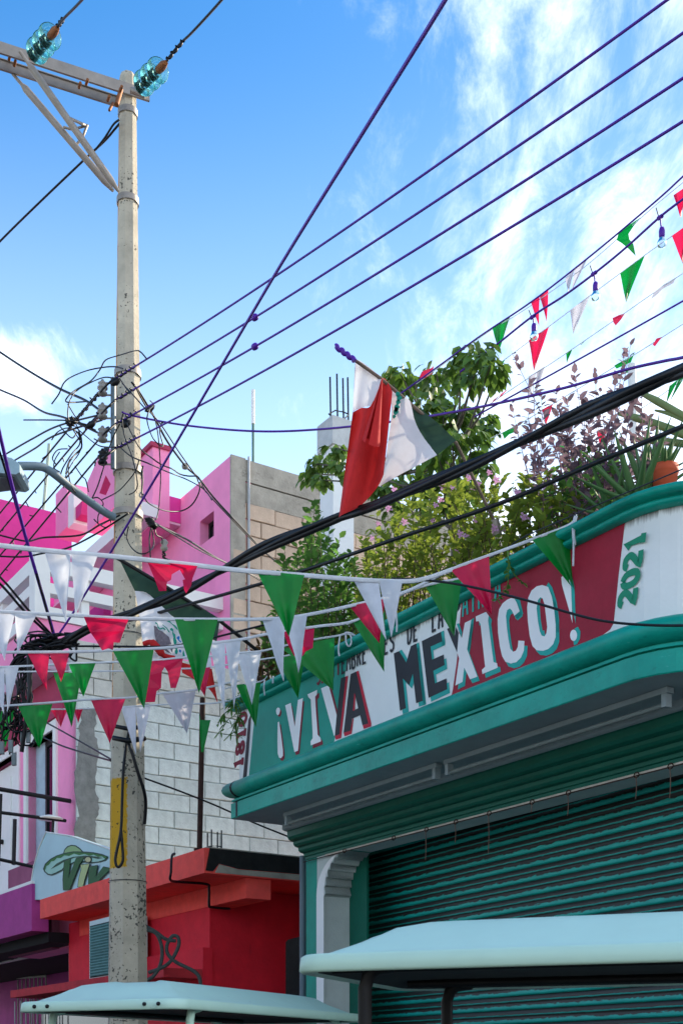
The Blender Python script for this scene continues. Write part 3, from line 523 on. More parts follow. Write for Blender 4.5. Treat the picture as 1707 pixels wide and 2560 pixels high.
for i in range(9):
    x = 38 + i * 14; p = onA(x, 2490, LA + .3); BARS.tube([Vector((p.x, p.y, 1.5)), Vector((p.x, p.y, ZL0 - .003))], .008, 5)
BARS.build('window_bars', mat('pale_window_bar', (170, 176, 176), .5), CB)
MB().lbox(lg + .1, lg + 2.2, LA + .35, LA + .38, 1.4, ZL0 - .002).build('window_pane', GLASSD, CB)
def conc_pillar():
    t = thing('stained_pillar', 'black stained concrete pillar stump beside the green shop pilaster', 'pillar', L(-.25, .8, 0))
    p0 = onA(714, 2350, .95); p1 = onA(762, 2340, .95); s0 = sa(p0)[0]; s1 = sa(p1)[0]; z = p0.z
    MB().prism([L(s0, .95, 0), L(s0, .95, z - .02), L(s0 + .04, .95, z), L(s1, .95, z + .015), L(s1, .95, 0)], W * .3).build('shaft', MOULD, t)
conc_pillar()
# air conditioner, hoses, roof cable
AC = .26; q0 = sa(onA(224, 2455, AC))[0]; q1 = q0 + .8
ac = thing('air_conditioner', 'pale teal air conditioner outdoor unit on the red ledge behind the pole', 'air conditioner', L(q0 + .4, AC, ZL1))
zt = onA(228, 2303, AC).z; ZC = ZL1 + .002
MB().lbox(q0, q1, AC + .002, AC + .3, ZC, zt).build('casing', mat('ac_casing', (196, 214, 214), .6, .06, 6), ac)
gr = MB(); 
for i in range(18): z = ZC + .05 + (zt - ZC - .13) * i / 17; gr.lbox(q0 + .04, q1 - .04, AC - .015, AC - .011, z, z + .010)
for i in range(30): s = q0 + .05 + (q1 - q0 - .1) * i / 29; gr.lbox(s, s + .005, AC - .010, AC - .004, ZC + .04, zt - .06)
gr.build('grille', mat('ac_grille', (90, 150, 150), .6), ac); MB().lbox(q0 + .03, q1 - .03, AC - .0035, AC + .0005, ZC + .03, zt - .05).build('coil', DARK, ac)
ho = thing('hose_coil', 'grey corrugated conduits looping out of the red wall beside the pole', 'hose', P(410, 2400, 11.2))
hm = mat('grey_corrugated_conduit', (74, 84, 82), .7, .3, 40)
for pl in ([(368, 2325), (392, 2335), (405, 2370), (402, 2410), (384, 2440), (365, 2452)], [(372, 2432), (420, 2410), (445, 2370), (446, 2345), (432, 2340), (418, 2362), (420, 2385), (440, 2405), (480, 2425), (497, 2440), (502, 2462)], [(365, 2316), (390, 2330), (415, 2348), (440, 2352)]):
    MB().tube(spline(pw([(x, y, 11.1) for x, y in pl]), 6), .017, 7).build('conduit', hm, ho)
tag(MB().tube(spline(pw([(437, 2134, 10.9), (430, 2142, 10.85), (428, 2180, 10.8), (426, 2198, 10.85), (440, 2204, 11.1), (515, 2210, 11.35), (523, 2222, 11.4), (523, 2262, 11.45), (530, 2268, 11.5), (575, 2272, 11.6)]), 4), .012, 6).build('roof_cable', CABLE), 'black cable looping over the coral roof slab edge', 'cable')
rb = thing('rebar_stub', 'four thin rebar ends on the black edged roof slab', 'rebar', P(535, 2120, 11.5))
for x, y in ((519, 2083), (529, 2074), (544, 2080), (554, 2076)): MB().tube([P(x, 2128, 11.5), P(x, y, 11.5)], .007, 5).build('bar', REBAR, rb)
MB().tube(pw([(519, 2117, 11.5), (529, 2115, 11.6), (544, 2115, 11.6), (554, 2117, 11.5)]), .006, 5).build('tie', REBAR, rb)
t = thing('steel_post', 'rusty dark steel post standing on the coral roof before white blocks', 'post', P(502, 2128, 11.35))
MB().tube([P(499, 2132, 11.35), P(507, 1745, 11.35)], .025, 8).build('shaft', RUSTP, t); MB().lathe([(0, -.01), (.05, -.01), (.05, .01), (0, .01)], P(499, 2124, 11.35), Zv, 10).build('base_plate', RUSTP, t)
# sombrero sign board
sb = thing('sombrero_sign', 'white sign board with green sombrero and lettering above coral roof', 'sign', onA(150, 2230, .20))
bz = zr(80, 2080, 240 / 1568); SBA = .20
bl = [(75, 2250), (79, 2205), (85, 2165), (98, 2120), (116, 2080), (180, 2090), (268, 2120), (345, 2152), (350, 2200), (103, 2249)]
MB().prism([onA(x, y, SBA) for x, y in bl], W * .06).build('board', mat('pale_aqua_sign_board', (176, 208, 212), .5, .05, 4, dirt=(140, 160, 160), dirt_amt=-.04), sb)
rimp = [onA(x, y, SBA - .004) for x, y in bl[:8]]; MB().tube(rimp, .008, 5).build('rim', HWHITE, sb)
def sg(name, pts, k, rgb): return MB().sheet([[onA(x, y, SBA - .003 * k) for x, y in bz(pts)]]).build(name, mat('sign_' + '_'.join(map(str, rgb)), rgb, .6, .06), sb)
brim = [(185, 600), (215, 520), (300, 440), (400, 385), (520, 345), (680, 315), (850, 318), (1010, 330), (1150, 360), (1235, 395), (1245, 420), (1200, 465), (1100, 495), (980, 510), (900, 500), (700, 500), (530, 590), (500, 630), (400, 680), (320, 712), (260, 700), (205, 650)]
sg('sombrero_crown', [(512, 360), (530, 290), (580, 232), (650, 208), (720, 218), (790, 265), (845, 325), (700, 330)], 1, (16, 52, 44)); sg('crown_fill', [(530, 350), (545, 295), (590, 248), (650, 226), (715, 236), (780, 280), (815, 316), (690, 322)], 2, (140, 176, 118))
sg('sombrero_brim', brim, 3, (16, 60, 48)); cxm, cym = 690, 480
sg('brim_fill', [(205, 605), (228, 535), (310, 458), (405, 402), (522, 362), (682, 334), (850, 338), (1005, 350), (1140, 378), (1218, 408), (1185, 452), (1095, 480), (980, 492), (880, 470), (700, 480), (525, 570), (490, 612), (395, 660), (320, 690), (268, 680), (222, 640)], 4, (156, 200, 184))
zz_ = [(205, 600), (228, 532), (310, 455), (405, 400), (522, 360), (682, 332), (850, 336), (1005, 348), (1140, 376), (1220, 402)]
zb = []
for i in range(len(zz_) - 1, -1, -1):
    x, y = zz_[i]; zb.append((x + 8, y + 22)); 
    if i: xm = (x + zz_[i - 1][0]) / 2; zb.append((xm + 8, (y + zz_[i - 1][1]) / 2 + 44))
sg('brim_zigzag', zz_ + zb, 5, (40, 110, 42))
sg('brim_underside', [(310, 608), (400, 520), (520, 455), (680, 405), (880, 385), (1040, 398), (1160, 425), (1080, 440), (900, 402), (700, 420), (540, 480), (420, 550)], 5, (20, 70, 50))
def sgl(pts, rgb, o=9):
    c = (sum(p[0] for p in pts) / len(pts), sum(p[1] for p in pts) / len(pts))
    e = [(x + (o if x > c[0] else -o), y + (o if y > c[1] else -o)) for x, y in pts]
    sg('letter_outline', e, 6, (14, 44, 32)); sg('letter', pts, 7, rgb)
sgl([(535, 480), (630, 430), (615, 640), (595, 760), (720, 430), (860, 410), (780, 530), (620, 938), (520, 945), (512, 760)], (10, 88, 36))
sgl([(800, 540), (945, 520), (910, 620), (860, 780), (835, 895), (755, 895), (770, 760), (810, 620)], (178, 190, 130))
sgl(ell(918, 450, 48, 40, 10), (196, 190, 140), 14)
sgl([(940, 570), (1075, 545), (1040, 740), (1160, 570), (1300, 600), (1120, 760), (1060, 900), (930, 900), (930, 720)], (10, 88, 40))

# ============================================================ white block wall
WB = thing('block_wall', 'white painted concrete block wall behind the pole with bare grey top', 'wall', L(-5.2, 1.6, 2.4))
SWB = -5.2; aL, aR, zb0, zb1 = sa(onS(192, 1800, SWB))[1], 5.4, 2.4, 6.58; CR = .209
MB().lbox(SWB - .25, SWB - .016, aL, aR, 0, zb1).build('mortar', WMORT, WB)
def block_mesh(name, m, l, h, d=.03, e=.006):
    b = MB(); q = lambda i, y: [Vector((x, y, z)) for x, z in ((i, i), (l - i, i), (l - i, h - i), (i, h - i))]
    b.add(q(0, 0) + q(0, -d + e) + q(e, -d), [(0, 1, 5, 4), (1, 2, 6, 5), (2, 3, 7, 6), (3, 0, 4, 7), (4, 5, 9, 8), (5, 6, 10, 9), (6, 7, 11, 10), (7, 4, 8, 11), (8, 9, 10, 11)], 0); return b.mesh(name, m)
bmW = [block_mesh('block', WBLOCK, l, .197) for l in (.409, .2)]; bmG = [block_mesh('block', GBLOCK, l, .195) for l in (.407, .198)]
def lay(parent, sx, a0, a1, z0, rows, pick, dep):
    for r in range(rows):
        a = a0; first = r % 2 == 1
        while a < a1 - .15:
            half = first; first = False; l = CR if half else CR * 2
            mw = frame_mat(L(sx, a + .004, z0 + r * CR + .006), W, -U, Zv); mw.translation += U * random.uniform(-.008, .005)
            mw = mw @ Matrix.Rotation(random.uniform(-.014, .014), 4, 'Y'); place(pick(r)[1 if half else 0], 'block', parent, mw); a += l
lay(WB, SWB - .014, aL, aR - .1, zb0, 20, lambda r: bmW if r < 17 else bmG, 0)
rp = random.Random(3); pl = [(182, 2120), (196, 2040), (186, 1960), (194, 1890), (202, 1800), (204, 1770), (243, 1770), (238, 1830), (246, 1880), (240, 1960), (248, 2020), (238, 2060), (244, 2125)]
big = []
for i in range(len(pl)):
    x0, y0 = pl[i]; x1, y1 = pl[(i + 1) % len(pl)]
    for j in range(5): t = j / 5; big.append((x0 + (x1 - x0) * t + rp.uniform(-4, 4), y0 + (y1 - y0) * t + rp.uniform(-3, 3)))
MB().prism([onS(x, y, SWB + .025) for x, y in big], -U * .02).build('cement_patch', ROUGHC, WB)

# ============================================================ pink house
PH = thing('pink_house', 'bright pink two storey house with white balcony rails behind the pole', 'house', L(-7, 2.3, 0))
def wall_open(mb, s0, s1, a0, a1, z0, z1, ops):
    ss = sorted({s0, s1, *[o[0] for o in ops], *[o[1] for o in ops]}); zs = sorted({z0, z1, *[o[2] for o in ops], *[o[3] for o in ops]})
    for i in range(len(ss) - 1):
        for j in range(len(zs) - 1):
            cs, cz = (ss[i] + ss[i + 1]) / 2, (zs[j] + zs[j + 1]) / 2
            if not any(o[0] < cs < o[1] and o[2] < cz < o[3] for o in ops): mb.lbox(ss[i], ss[i + 1], a0, a1, zs[j], zs[j + 1])
    return mb
SBg = -5.4; AU = sa(onS(577, 1300, SBg))[1]; ZTOP = onA(577, 1139, AU).z; SLf = sa(onA(138, 1300, AU))[0]; SPr = sa(onA(452, 1270, AU))[0]; AP = sa(onS(390, 1270, SPr))[1]; SPl = SPr - 3.9
ZP0 = onS(425, 1303, SPr).z; ZP1 = onS(425, 1241, SPr).z
wl = sa(onA(500, 1335, AU))[0]; wr = sa(onA(535, 1310, AU))[0]; wz0 = onA(518, 1352, AU).z; wz1 = onA(518, 1290, AU).z
wall_open(MB(), SLf, SBg - .01, AU, AU + .3, 4, ZTOP, [(wl, wr, wz0, wz1)]).build('wall', PINK, PH)
wf = MB(); e = .05
for q in ((wl, wl + e, wz0, wz1), (wr - e, wr, wz0, wz1), ((wl + wr) / 2 - e / 2, (wl + wr) / 2 + e / 2, wz0, wz1), (wl + e, wr - e, wz1 - e, wz1), (wl + e, wr - e, wz0, wz0 + e)): wf.lbox(q[0], q[1], AU + .13, AU + .17, q[2], q[3])
win = wf.build('window', BLACKM, PH); MB().lbox(wl + .01, wr - .01, AU + .145, AU + .15, wz0 + .01, wz1 - .01).build('pane', GLASSD, win)
MB().lbox(SPl, SPr, AP, AU - .003, ZP0, ZP1).build('projecting_parapet', PINK, PH)
MB().lbox(SPl - .02, SPr + .002, AP - .002, AU - .003, ZP0 - .03, ZP0 - .001).build('parapet_soffit', mat('pale_pink_soffit', (244, 190, 210), .8), PH)
MB().lbox(SPr + .0005, SPr + .008, AP + .002, AU - .003, ZP0 + .002, ZP1 + .002).build('parapet_end', MAGENTA, PH)
pz = onA(390, 1120, AP).z
def pier(s0, s1, zt, nm='pier'):
    pr = MB().lbox(s0, s1, AP - .05, AP + .2, ZP0 - .1, zt).build(nm, PINK, PH); MB().lbox(s0 - .03, s1 + .03, AP - .09, AP + .22, zt, zt + .06).build('cap', MAROON, pr); return pr
pier(SPr - .75, SPr + .012, pz)
p_l = sa(onA(222, 1200, AP - .06))[0]; p_r = sa(onA(300, 1200, AP - .06))[0]
zz0 = onA(225, 1340, AP).z; g0 = onA(226, 1215, AP).z; g1 = onA(258, 1140, AP).z
gp = MB().prism([L(p_l, AP - .08, zz0), L(p_l, AP - .08, g0), L(p_l + (p_r - p_l) * .45, AP - .08, g1), L(p_r, AP - .08, g1 - .2), L(p_r, AP - .08, zz0)], W * .24).build('gable_pier', PINK, PH)
MB().prism([onA(x, y, AP - .082) for x, y in ((249, 1233), (265, 1188), (277, 1210), (265, 1238))], W * .006).build('diamond_niche', mat('dark_red_niche', (196, 24, 84), .8), gp)
q0_ = sa(onA(140, 1300, AP))[0]; q1_ = sa(onA(168, 1300, AP))[0]; q2_ = sa(onA(182, 1300, AP))[0]
MB().lbox(q0_, q1_, AP, AU - .004, onA(150, 1335, AP).z, onA(150, 1225, AP).z).build('pier', PINK, PH); MB().lbox(q1_ + .002, q2_, AP + .02, AU - .004, onA(170, 1318, AP).z, onA(170, 1238, AP).z).build('pier', HWHITE, PH)
q3_ = sa(onA(186, 1300, AP))[0]; q4_ = sa(onA(207, 1300, AP))[0]; MB().prism([onA(x, y, AP + .05) for x, y in ((186, 1272), (206, 1252), (203, 1285), (190, 1300))], W * .2).build('niche_roof', mat('deep_pink_paint', (214, 60, 130), .8), PH)
MB().lbox(SLf - .28, SLf, -3.0, AU + .3, 4, onS(60, 1262, SLf).z).build('side_wall', MAGENTA, PH)
MB().lbox(sa(onA(205, 1420, AP - .3))[0], sa(onA(352, 1250, AP - .3))[0], AP - .3, AP - .05, onA(250, 1375, AP - .3).z, onA(250, 1345, AP - .3).z).build('cornice_bar', HWHITE, PH)
# terrace: slab, parapet, rails
ST = sa(onA(557, 1480, AU))[0]; TA = sa(onS(95, 1400, ST))[1]
tz = lambda y: onS(95, y, ST).z
TS0, TS1, TP1 = tz(1668), tz(1640), tz(1545)
MB().lbox(-14, ST, TA, AU, TS0, TS1).build('terrace_slab', mat('lavender_soffit', (206, 170, 190), .8), PH)
MB().lbox(-14, ST, TA, TA + .13, TS1 + .001, TP1).lbox(ST - .13, ST, TA + .131, AU, TS1 + .001, TP1).build('terrace_parapet', PINK, PH)
for y0, y1 in ((1388, 1424), (1452, 1478), (1512, 1543)): MB().lbox(-14, ST + .02, TA - .03, TA + .11, tz(y1), tz(y0)).lbox(ST - .12, ST + .02, TA + .111, AU - .003, tz(y1), tz(y0)).build('rail', HWHITE, PH)
for s, a in ((ST - .15, TA - .05), (ST - .11, TA + .55), (ST - .11, TA + 1.15), (ST - .11, TA + 1.75), (ST - 1.4, TA), (ST - 2.8, TA)): big_ = a < TA; MB().lbox(s, s + (.19 if big_ else .1), a, a + (.19 if big_ else .1), TP1, tz(1372) if big_ else tz(1424)).build('baluster', HWHITE, PH)
MB().lbox(-14, ST - .3, TA + .95, TA + 1.05, TS1 + .002, tz(1440)).build('terrace_wall', MAGENTA, PH)
# street floor with balcony
FA = aL; SB = SWB - .02
def px_s(x, y): return sa(onA(x, y, FA))[0]
wi = (px_s(72, 1900), px_s(138, 1900), onA(120, 2150, FA).z, onA(110, 1842, FA).z)
dr = (px_s(-90, 1900), px_s(46, 1900), 3.0, onA(20, 1895, FA).z)
ZF = onA(150, 1792, FA).z; wall_open(MB(), -14, SB, FA, FA + .3, 3.0, ZF, [wi, dr]).build('front_wall', PINK, PH)
MB().lbox(-14, SB - .3, FA - .05, AU, ZF + .001, TS0 - .002).build('maroon_band', MAROON, PH)
fr = MB().lbox(wi[0] - .11, wi[0], FA - .03, FA + .1, wi[2], wi[3] + .11).lbox(wi[1], wi[1] + .11, FA - .03, FA + .1, wi[2], wi[3] + .11).lbox(wi[0], wi[1], FA - .03, FA + .1, wi[3], wi[3] + .11).build('window', HWHITE, PH)
f2 = MB()
for s in (wi[0] + .34, wi[0] + .62, wi[1] - .06): f2.lbox(s, s + .055, FA + .1, FA + .15, wi[2], wi[3])
f2.lbox(wi[0] + .34, wi[1], FA + .1, FA + .15, wi[3] - .08, wi[3]).build('frame', BLACKM, fr); MB().lbox(wi[0] + .36, wi[1], FA + .12, FA + .13, wi[2], wi[3]).build('pane', GLASSD, fr)
MB().lbox(wi[0], wi[0] + .34, FA + .1, FA + .16, wi[2], wi[3]).build('shutter', mat('grey_blue_shutter', (170, 188, 198), .6), fr)
d_ = MB().lbox(dr[0], dr[1], FA + .1, FA + .15, dr[2], dr[3] - .05).build('door', HWHITE, PH)
for i in range(3): MB().lbox(dr[1] - .42 - i * .5, dr[1] - .06 - i * .5, FA + .085, FA + .099, 3.0, dr[3] - .2).build('panel', HWHITE, d_)
MB().lathe([(0, 0), (.035, 0), (.035, .05), (0, .06)], onA(8, 2105, FA + .08), -W, 8).build('knob', BLACKM, d_)
MB().lbox(dr[1], dr[1] + .09, FA - .02, FA + .1, dr[2], dr[3] + .08).lbox(dr[0], dr[1], FA - .02, FA + .1, dr[3], dr[3] + .08).build('door_frame', HWHITE, PH)
MB().lbox(px_s(40, 2100), px_s(150, 2100), FA - .1, FA - .003, 3.0, onA(100, 2155, FA).z).build('shaded_wall_panel', mat('pink_wall_in_shade', (150, 84, 110), .8, .25, 3), PH)  # shade on the lower pink wall, put in as a darker mauve panel
bal = thing('balcony_railing', 'black steel balcony railing in front of the pink house door', 'railing', L(SWB - .1, -.3, 3.3))
SR_ = SWB - .12
rails = [((178, 2003), (-40, 1966)), ((166, 2052), (-40, 2026))]
for (a, b), r in zip(rails, (.026, .02)): MB().tube([onS(a[0], a[1], SR_), onS(b[0], b[1], SR_)], r, 4).build('rail', BLACKM, bal)
MB().tube([onS(84, 2167, SR_), onS(-40, 2140, SR_)], .02, 4).build('rail', BLACKM, bal)
MB().tube([onS(38, 2048, SR_), onS(35, 2162, SR_)], .024, 4).build('post', BLACKM, bal); MB().tube([onS(3, 1985, SR_), onS(-3, 2165, SR_)], .02, 4).build('post', BLACKM, bal); MB().tube([onS(134, 2045, SR_), onS(132, 2090, SR_)], .016, 4).build('post', BLACKM, bal)
tag(MB().lathe([(0, .03), (.05, .03), (.15, 0), (.15, -.015), (0, -.015)], onS(126, 2045, SR_ - .03), Zv, 10).build('wall_lamp', HWHITE), 'small white cap lamp on the balcony rail end', 'lamp')
# purple neighbour
PB = thing('purple_building', 'purple rendered building edge left of the coral shop, dark recess below', 'building', L(-8, .3, 0))
PA = .16; pr_ = sa(onA(80, 2250, PA))[0]; pzt = onA(60, 2216, PA).z; pzb = onA(60, 2332, PA).z
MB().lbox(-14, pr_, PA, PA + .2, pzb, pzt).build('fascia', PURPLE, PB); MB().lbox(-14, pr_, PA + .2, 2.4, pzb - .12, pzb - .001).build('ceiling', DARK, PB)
MB().lbox(-14, pr_ + .02, 2.2, 2.4, 0, pzb - .12).build('back_wall', PURPLE, PB); MB().lbox(-14, pr_ - .02, PA + .01, FA - .004, pzt, pzt + .04).build('floor_edge', HWHITE, PB)
grl = MB()
for i in range(8): p = onA(46 + i * 10, 2440, 2.1); grl.tube([Vector((p.x, p.y, 1.6)), Vector((p.x, p.y, onA(80, 2445, 2.1).z))], .012, 4)
grl.tube([onA(42, 2445, 2.1), onA(116, 2440, 2.1)], .02, 4).build('window_grille', mat('pale_grille', (180, 180, 170), .6), PB)

# ============================================================ beige block building behind
BB = thing('beige_block_building', 'tall bare beige block wall with stained cement top beside pink house', 'building', L(-4.4, 4, 0))
a0, a1 = AU + .002, 8.2; bz0, bz1 = onS(590, 1200, SBg).z, onS(590, 1250, SBg).z
LB = bz1 - 16 * CR
MB().lbox(-10, SBg - .014, AU + .31, a1, 0, bz1).lbox(SBg - .3, SBg - .014, a0, AU + .309, 0, bz1).build('mortar', MORT, BB)
bmB = [block_mesh('block', BEIGE, l, .194) for l in (.407, .198)]
lay(BB, SBg - .012, a0 + .02, 6.4, LB, 16, lambda r: bmB, 0)
MB().lbox(-10, SBg + .004, AU + .31, a1, bz1 + .001, bz0).lbox(SBg - .3, SBg + .004, a0, AU + .309, bz1 + .001, bz0).build('ring_beam', CEM, BB); MB().lbox(-10, SBg + .014, AU + .31, a1, bz0 + .015, ZTOP).lbox(SBg - .3, SBg + .014, a0, AU + .309, bz0 + .015, ZTOP).build('cement_cap', CEM, BB)
MB().lbox(-10, SBg - .01, AU + .32, a1, bz0, bz0 + .016).build('crack', DARK, BB)
MB().lbox(SBg - .01, SBg + .02, a0 - .006, a0 + .2, 5, ZTOP + .01).build('corner_strip', CEM, BB)
tag(MB().tube([L(SBg + .04, a0 + .24, 5.2), L(SBg + .04, a0 + .24, ZTOP + .03)], .018, 6).build('wall_pipe', mat('grey_wall_pipe', (176, 178, 180), .5)), 'thin grey pipe up the corner of the beige block wall', 'pipe')
t = thing('antenna_mast', 'thin white antenna mast standing on the beige block building', 'mast', P(633, 1150, 16.8))
MB().tube([P(633, 1060, 16.8), P(633, 975, 16.8)], .026, 6).build('upper_tube', HWHITE, t); MB().tube([P(633, 1175, 16.8), P(633, 1060, 16.8)], .02, 6).build('lower_tube', mat('green_grey_tube', (90, 130, 120), .6), t)
t = thing('antenna_mast', 'thin pale mast rising behind the magenta side wall at left', 'mast', P(110, 1275, 20.2))
MB().tube([P(108, 1290, 22.5), P(124, 1110, 22.5)], .03, 6).build('tube', mat('pale_green_tube', (170, 190, 170), .6), t)
t = thing('concrete_column', 'white plastered column with bare rebar on top behind the flag', 'column', P(838, 1420, 14.5))
z1c = P(838, 1062, 14.5).z; cc = P(842, 1062, 14.5)
MB().box(Vector((cc.x, cc.y, (z1c + 3.5) / 2 - .15)), U * .14, W * .14, Zv * ((z1c - 3.5) / 2 - .15)).build('shaft', WHITE, t)
MB().box(Vector((cc.x, cc.y, z1c - .16)), U * .165, W * .165, Zv * .16).build('head', mat('raw_white_concrete', (196, 198, 196), .9, .2, 5, .4, dirt=(70, 70, 66), dirt_amt=.02, dirt_scale=(5, 5, .8)), t)
for x, y, d in ((825, 943, 14.4), (842, 935, 14.5), (857, 946, 14.6), (869, 944, 14.5)): MB().tube([P(x + 2, 1066, d), P(x, y, d)], .012, 6).build('rebar', REBAR, t)
MB().tube(pw([(822, 1035, 14.35), (838, 1026, 14.55), (858, 1030, 14.65), (872, 1036, 14.5), (856, 1052, 14.4), (836, 1046, 14.35), (822, 1035, 14.35)]), .008, 5).build('tie', REBAR, t)
t = thing('flood_lamp', 'small white flood lamp on a bracket before the beige wall', 'lamp', P(797, 1392, 11.6))
MB().tube([P(781, 1390, 11.6), P(815, 1396, 11.5)], .045, 12).build('housing', HWHITE, t); MB().tube([P(785, 1402, 11.6), P(766, 1425, 11.6)], .014, 5).build('bracket', BLACKM, t)
# ============================================================ utility pole
PX, PY = P(320, 2600, 10.5).x, 10.5
def prad(z): return .194 - .01254 * z
POLE = thing('utility_pole', 'tall tapered concrete utility pole with crossarm and yellow paint patch', 'utility pole', (PX, PY, 0))
ZT = P(320, 188, 10.5).z; angs = [math.radians(a) for a in range(-5, 355, 45)]
def oct_ring(z, k=1.0): r = prad(z) * k; return [Vector((PX + r * math.sin(a), PY - r * math.cos(a), z)) for a in angs]
b = MB(); zs = [0, 2, 3, 4, 5, 6, 7, 8, 9, ZT - .03, ZT]; b.grid([oct_ring(z, 1 if z < ZT else .82) for z in zs], 0, False, True); b.add(oct_ring(ZT, .82), [tuple(range(8))])
b.v = [p - Vector((PX, PY, 0)) for p in b.v]; sh = b.build('shaft', POLEM, POLE); sh.matrix_basis = Matrix.Translation((PX, PY, 0))
def ring(z, k, h, m, name): 
    rr = prad(z) * k; MB().grid([[Vector((PX + rr * math.sin(a), PY - rr * math.cos(a), z + dz)) for a in [i * math.pi / 12 for i in range(24)]] for dz in (-h / 2, h / 2)], 0, True, True).build(name, m, POLE)
for y in (262, 484, 920, 1165, 1276): ring(P(320, y, 10.4).z, 1.10, .05, GALV, 'band')
for y in (1570, 2197): ring(P(320, y, 10.3).z, 1.04, .007, CABLE, 'wire_band')
AD = Vector((.911, .412, 0)); AN = Vector((AD.y, -AD.x, 0))          # crossarm direction, and its near side
def channel(o, t0, t1, h=.09, w=.02, flip=1):
    pr = [(0, h / 2), (w, h / 2), (w, h / 2 - .007), (.007, h / 2 - .007), (.007, -h / 2 + .007), (w, -h / 2 + .007), (w, -h / 2), (0, -h / 2)]
    return MB().prism([o + AD * t0 + AN * (x * -flip) + Zv * z for x, z in pr], AD * (t1 - t0))
za = P(306, 221, 10.4).z; base = Vector((PX, PY, za))
channel(base + AN * .10, -2.3, .16).build('crossarm', GALV, POLE); channel(base - AN * .085, -2.3, .06, flip=-1).build('crossarm', GALV, POLE)
for x0, y0, x1, y1, d0, d1, kk in ((50, 128, 297, 478, 10.0, 10.36, .10), (32, 184, 284, 478, 10.2, 10.5, -.1)):
    p0 = P(x0, y0, d0); p1 = P(x1, y1, d1); ax = (p1 - p0).normalized(); n1 = ax.cross(AN).normalized()
    MB().tube([p0, p0 + ax * .1, p0 + ax * .14, p1 - ax * .1, p1], [.012, .014, .028, .028, .012], 8).build('brace', GALV, POLE)
MB().tube(pw([(160, 318, 10.3), (182, 324, 10.35), (215, 315, 10.4), (219, 312, 10.4), (208, 342, 10.4), (192, 362, 10.4)]), .011, 5).build('bracket', GALV, POLE)
MB().tube(pw([(178, 297, 10.2), (215, 314, 10.4)]), .012, 5).build('bracket', GALV, POLE)
BR = mat('rusty_fitting', (150, 92, 50), .6, .3, 10, metal=.3)
for x, y in ((25, 143), (38, 158), (200, 213), (272, 246), (218, 205), (303, 222)): MB().tube([P(x, y, 10.12) + AN * .03, P(x, y, 10.12) - AN * .03], .012, 6).build('bolt', BR, POLE)
MB().tube([P(303, 225, 10.3), P(292, 262, 10.2)], .02, 6).build('clamp', BR, POLE); MB().tube([P(330, 225, 10.25), P(366, 238, 10.2)], .03, 4).build('clamp', GALV, POLE); MB().tube([P(283, 258, 10.3), P(274, 276, 10.25)], .012, 5).build('bolt', BR, POLE)
def insulator(p0, p1, wire_pts, lab, disc_px):
    t = thing('glass_insulator', lab, 'insulator', p0, 'glass insulator strings'); ax = (p1 - p0).normalized(); ln = (p1 - p0).length
    for i in range(3):
        o = p0 + ax * ln * (.24 + .25 * i)
        MB().lathe([(.018, -.035), (.03, -.03), (.05, -.012), (.085, -.004), (.092, .006), (.086, .012), (.065, .008), (.062, .02), (.052, .010), (.035, .012), (.03, .03), (.02, .035)], o, ax, 20).build('disc', AQUA, t)
        MB().tube([o + ax * -.03, o + ax * .06], .02, 8).build('cap', mat('dark_insulator_cap', (50, 66, 62), .6), t)
    MB().tube([p0 - ax * .02, p0 + ax * .06], .022, 6).build('clevis', BR, t); MB().tube([p1 - ax * .14, p1 - ax * .05, p1 + ax * .03], [.03, .034, .018], 6).build('clamp', BR, t)
    return t
insulator(P(80, 142, 9.95), P(141, 74, 9.45), 0, 'aqua glass insulator string at the left end of the pole crossarm', 24)
insulator(P(345, 222, 10.25), P(412, 160, 9.75), 0, 'aqua glass insulator string beside the concrete pole top', 24)
def wire(lab, pts, r, m=CABLE, k=8, name='overhead_wire', cat='wire', group=None, n=5):
    q = spline(pw(pts), k)                                           # wires that leave the view run on along the street
    if not 0 < pts[0][0] < 1707: q = [q[0] + (q[0] - q[1]).normalized() * 7] + q
    if not 0 < pts[-1][0] < 1707: q = q + [q[-1] + (q[-1] - q[-2]).normalized() * 7]
    return tag(MB().tube(q, r, n).build(name, m), lab, cat, group)
wire('thin wire running from the left glass insulator up out of frame', [(141, 74, 9.45), (148, 62, 9.4), (162, 44, 9.25), (205, 0, 8.9), (330, -140, 8.0)], .010)
wire('thin wire running from the insulator by the pole top up out of frame', [(412, 160, 9.75), (424, 142, 9.7), (450, 110, 9.6), (483, 78, 9.4), (554, 0, 9.0), (700, -170, 8.2)], .010)
for (x0, y0, x1, y1, lab) in ((137, 76, 160, 45, 'left'), (415, 152, 460, 98, 'right')):
    tag(MB().tube([P(x0 + (x1 - x0) * i / 24, y0 + (y1 - y0) * i / 24, 9.5) + Vector((math.cos(i), 0, math.sin(i))) * .014 for i in range(25)], .009, 5).build('wire_grip', CABLE), f'twisted preformed wire grip beyond the {lab} glass insulator', 'wire grip')
wire('wire leaving the upper pole down to the left edge', [(300, 308, 10.5), (288, 322, 10.5), (262, 352, 10.6), (205, 405, 10.8), (90, 515, 11.2), (0, 604, 11.6), (-120, 730, 12)], .010)
wire('short doubled end of the wire tied at the upper pole', [(298, 300, 10.4), (284, 312, 10.45), (262, 346, 10.55), (240, 374, 10.6)], .009)
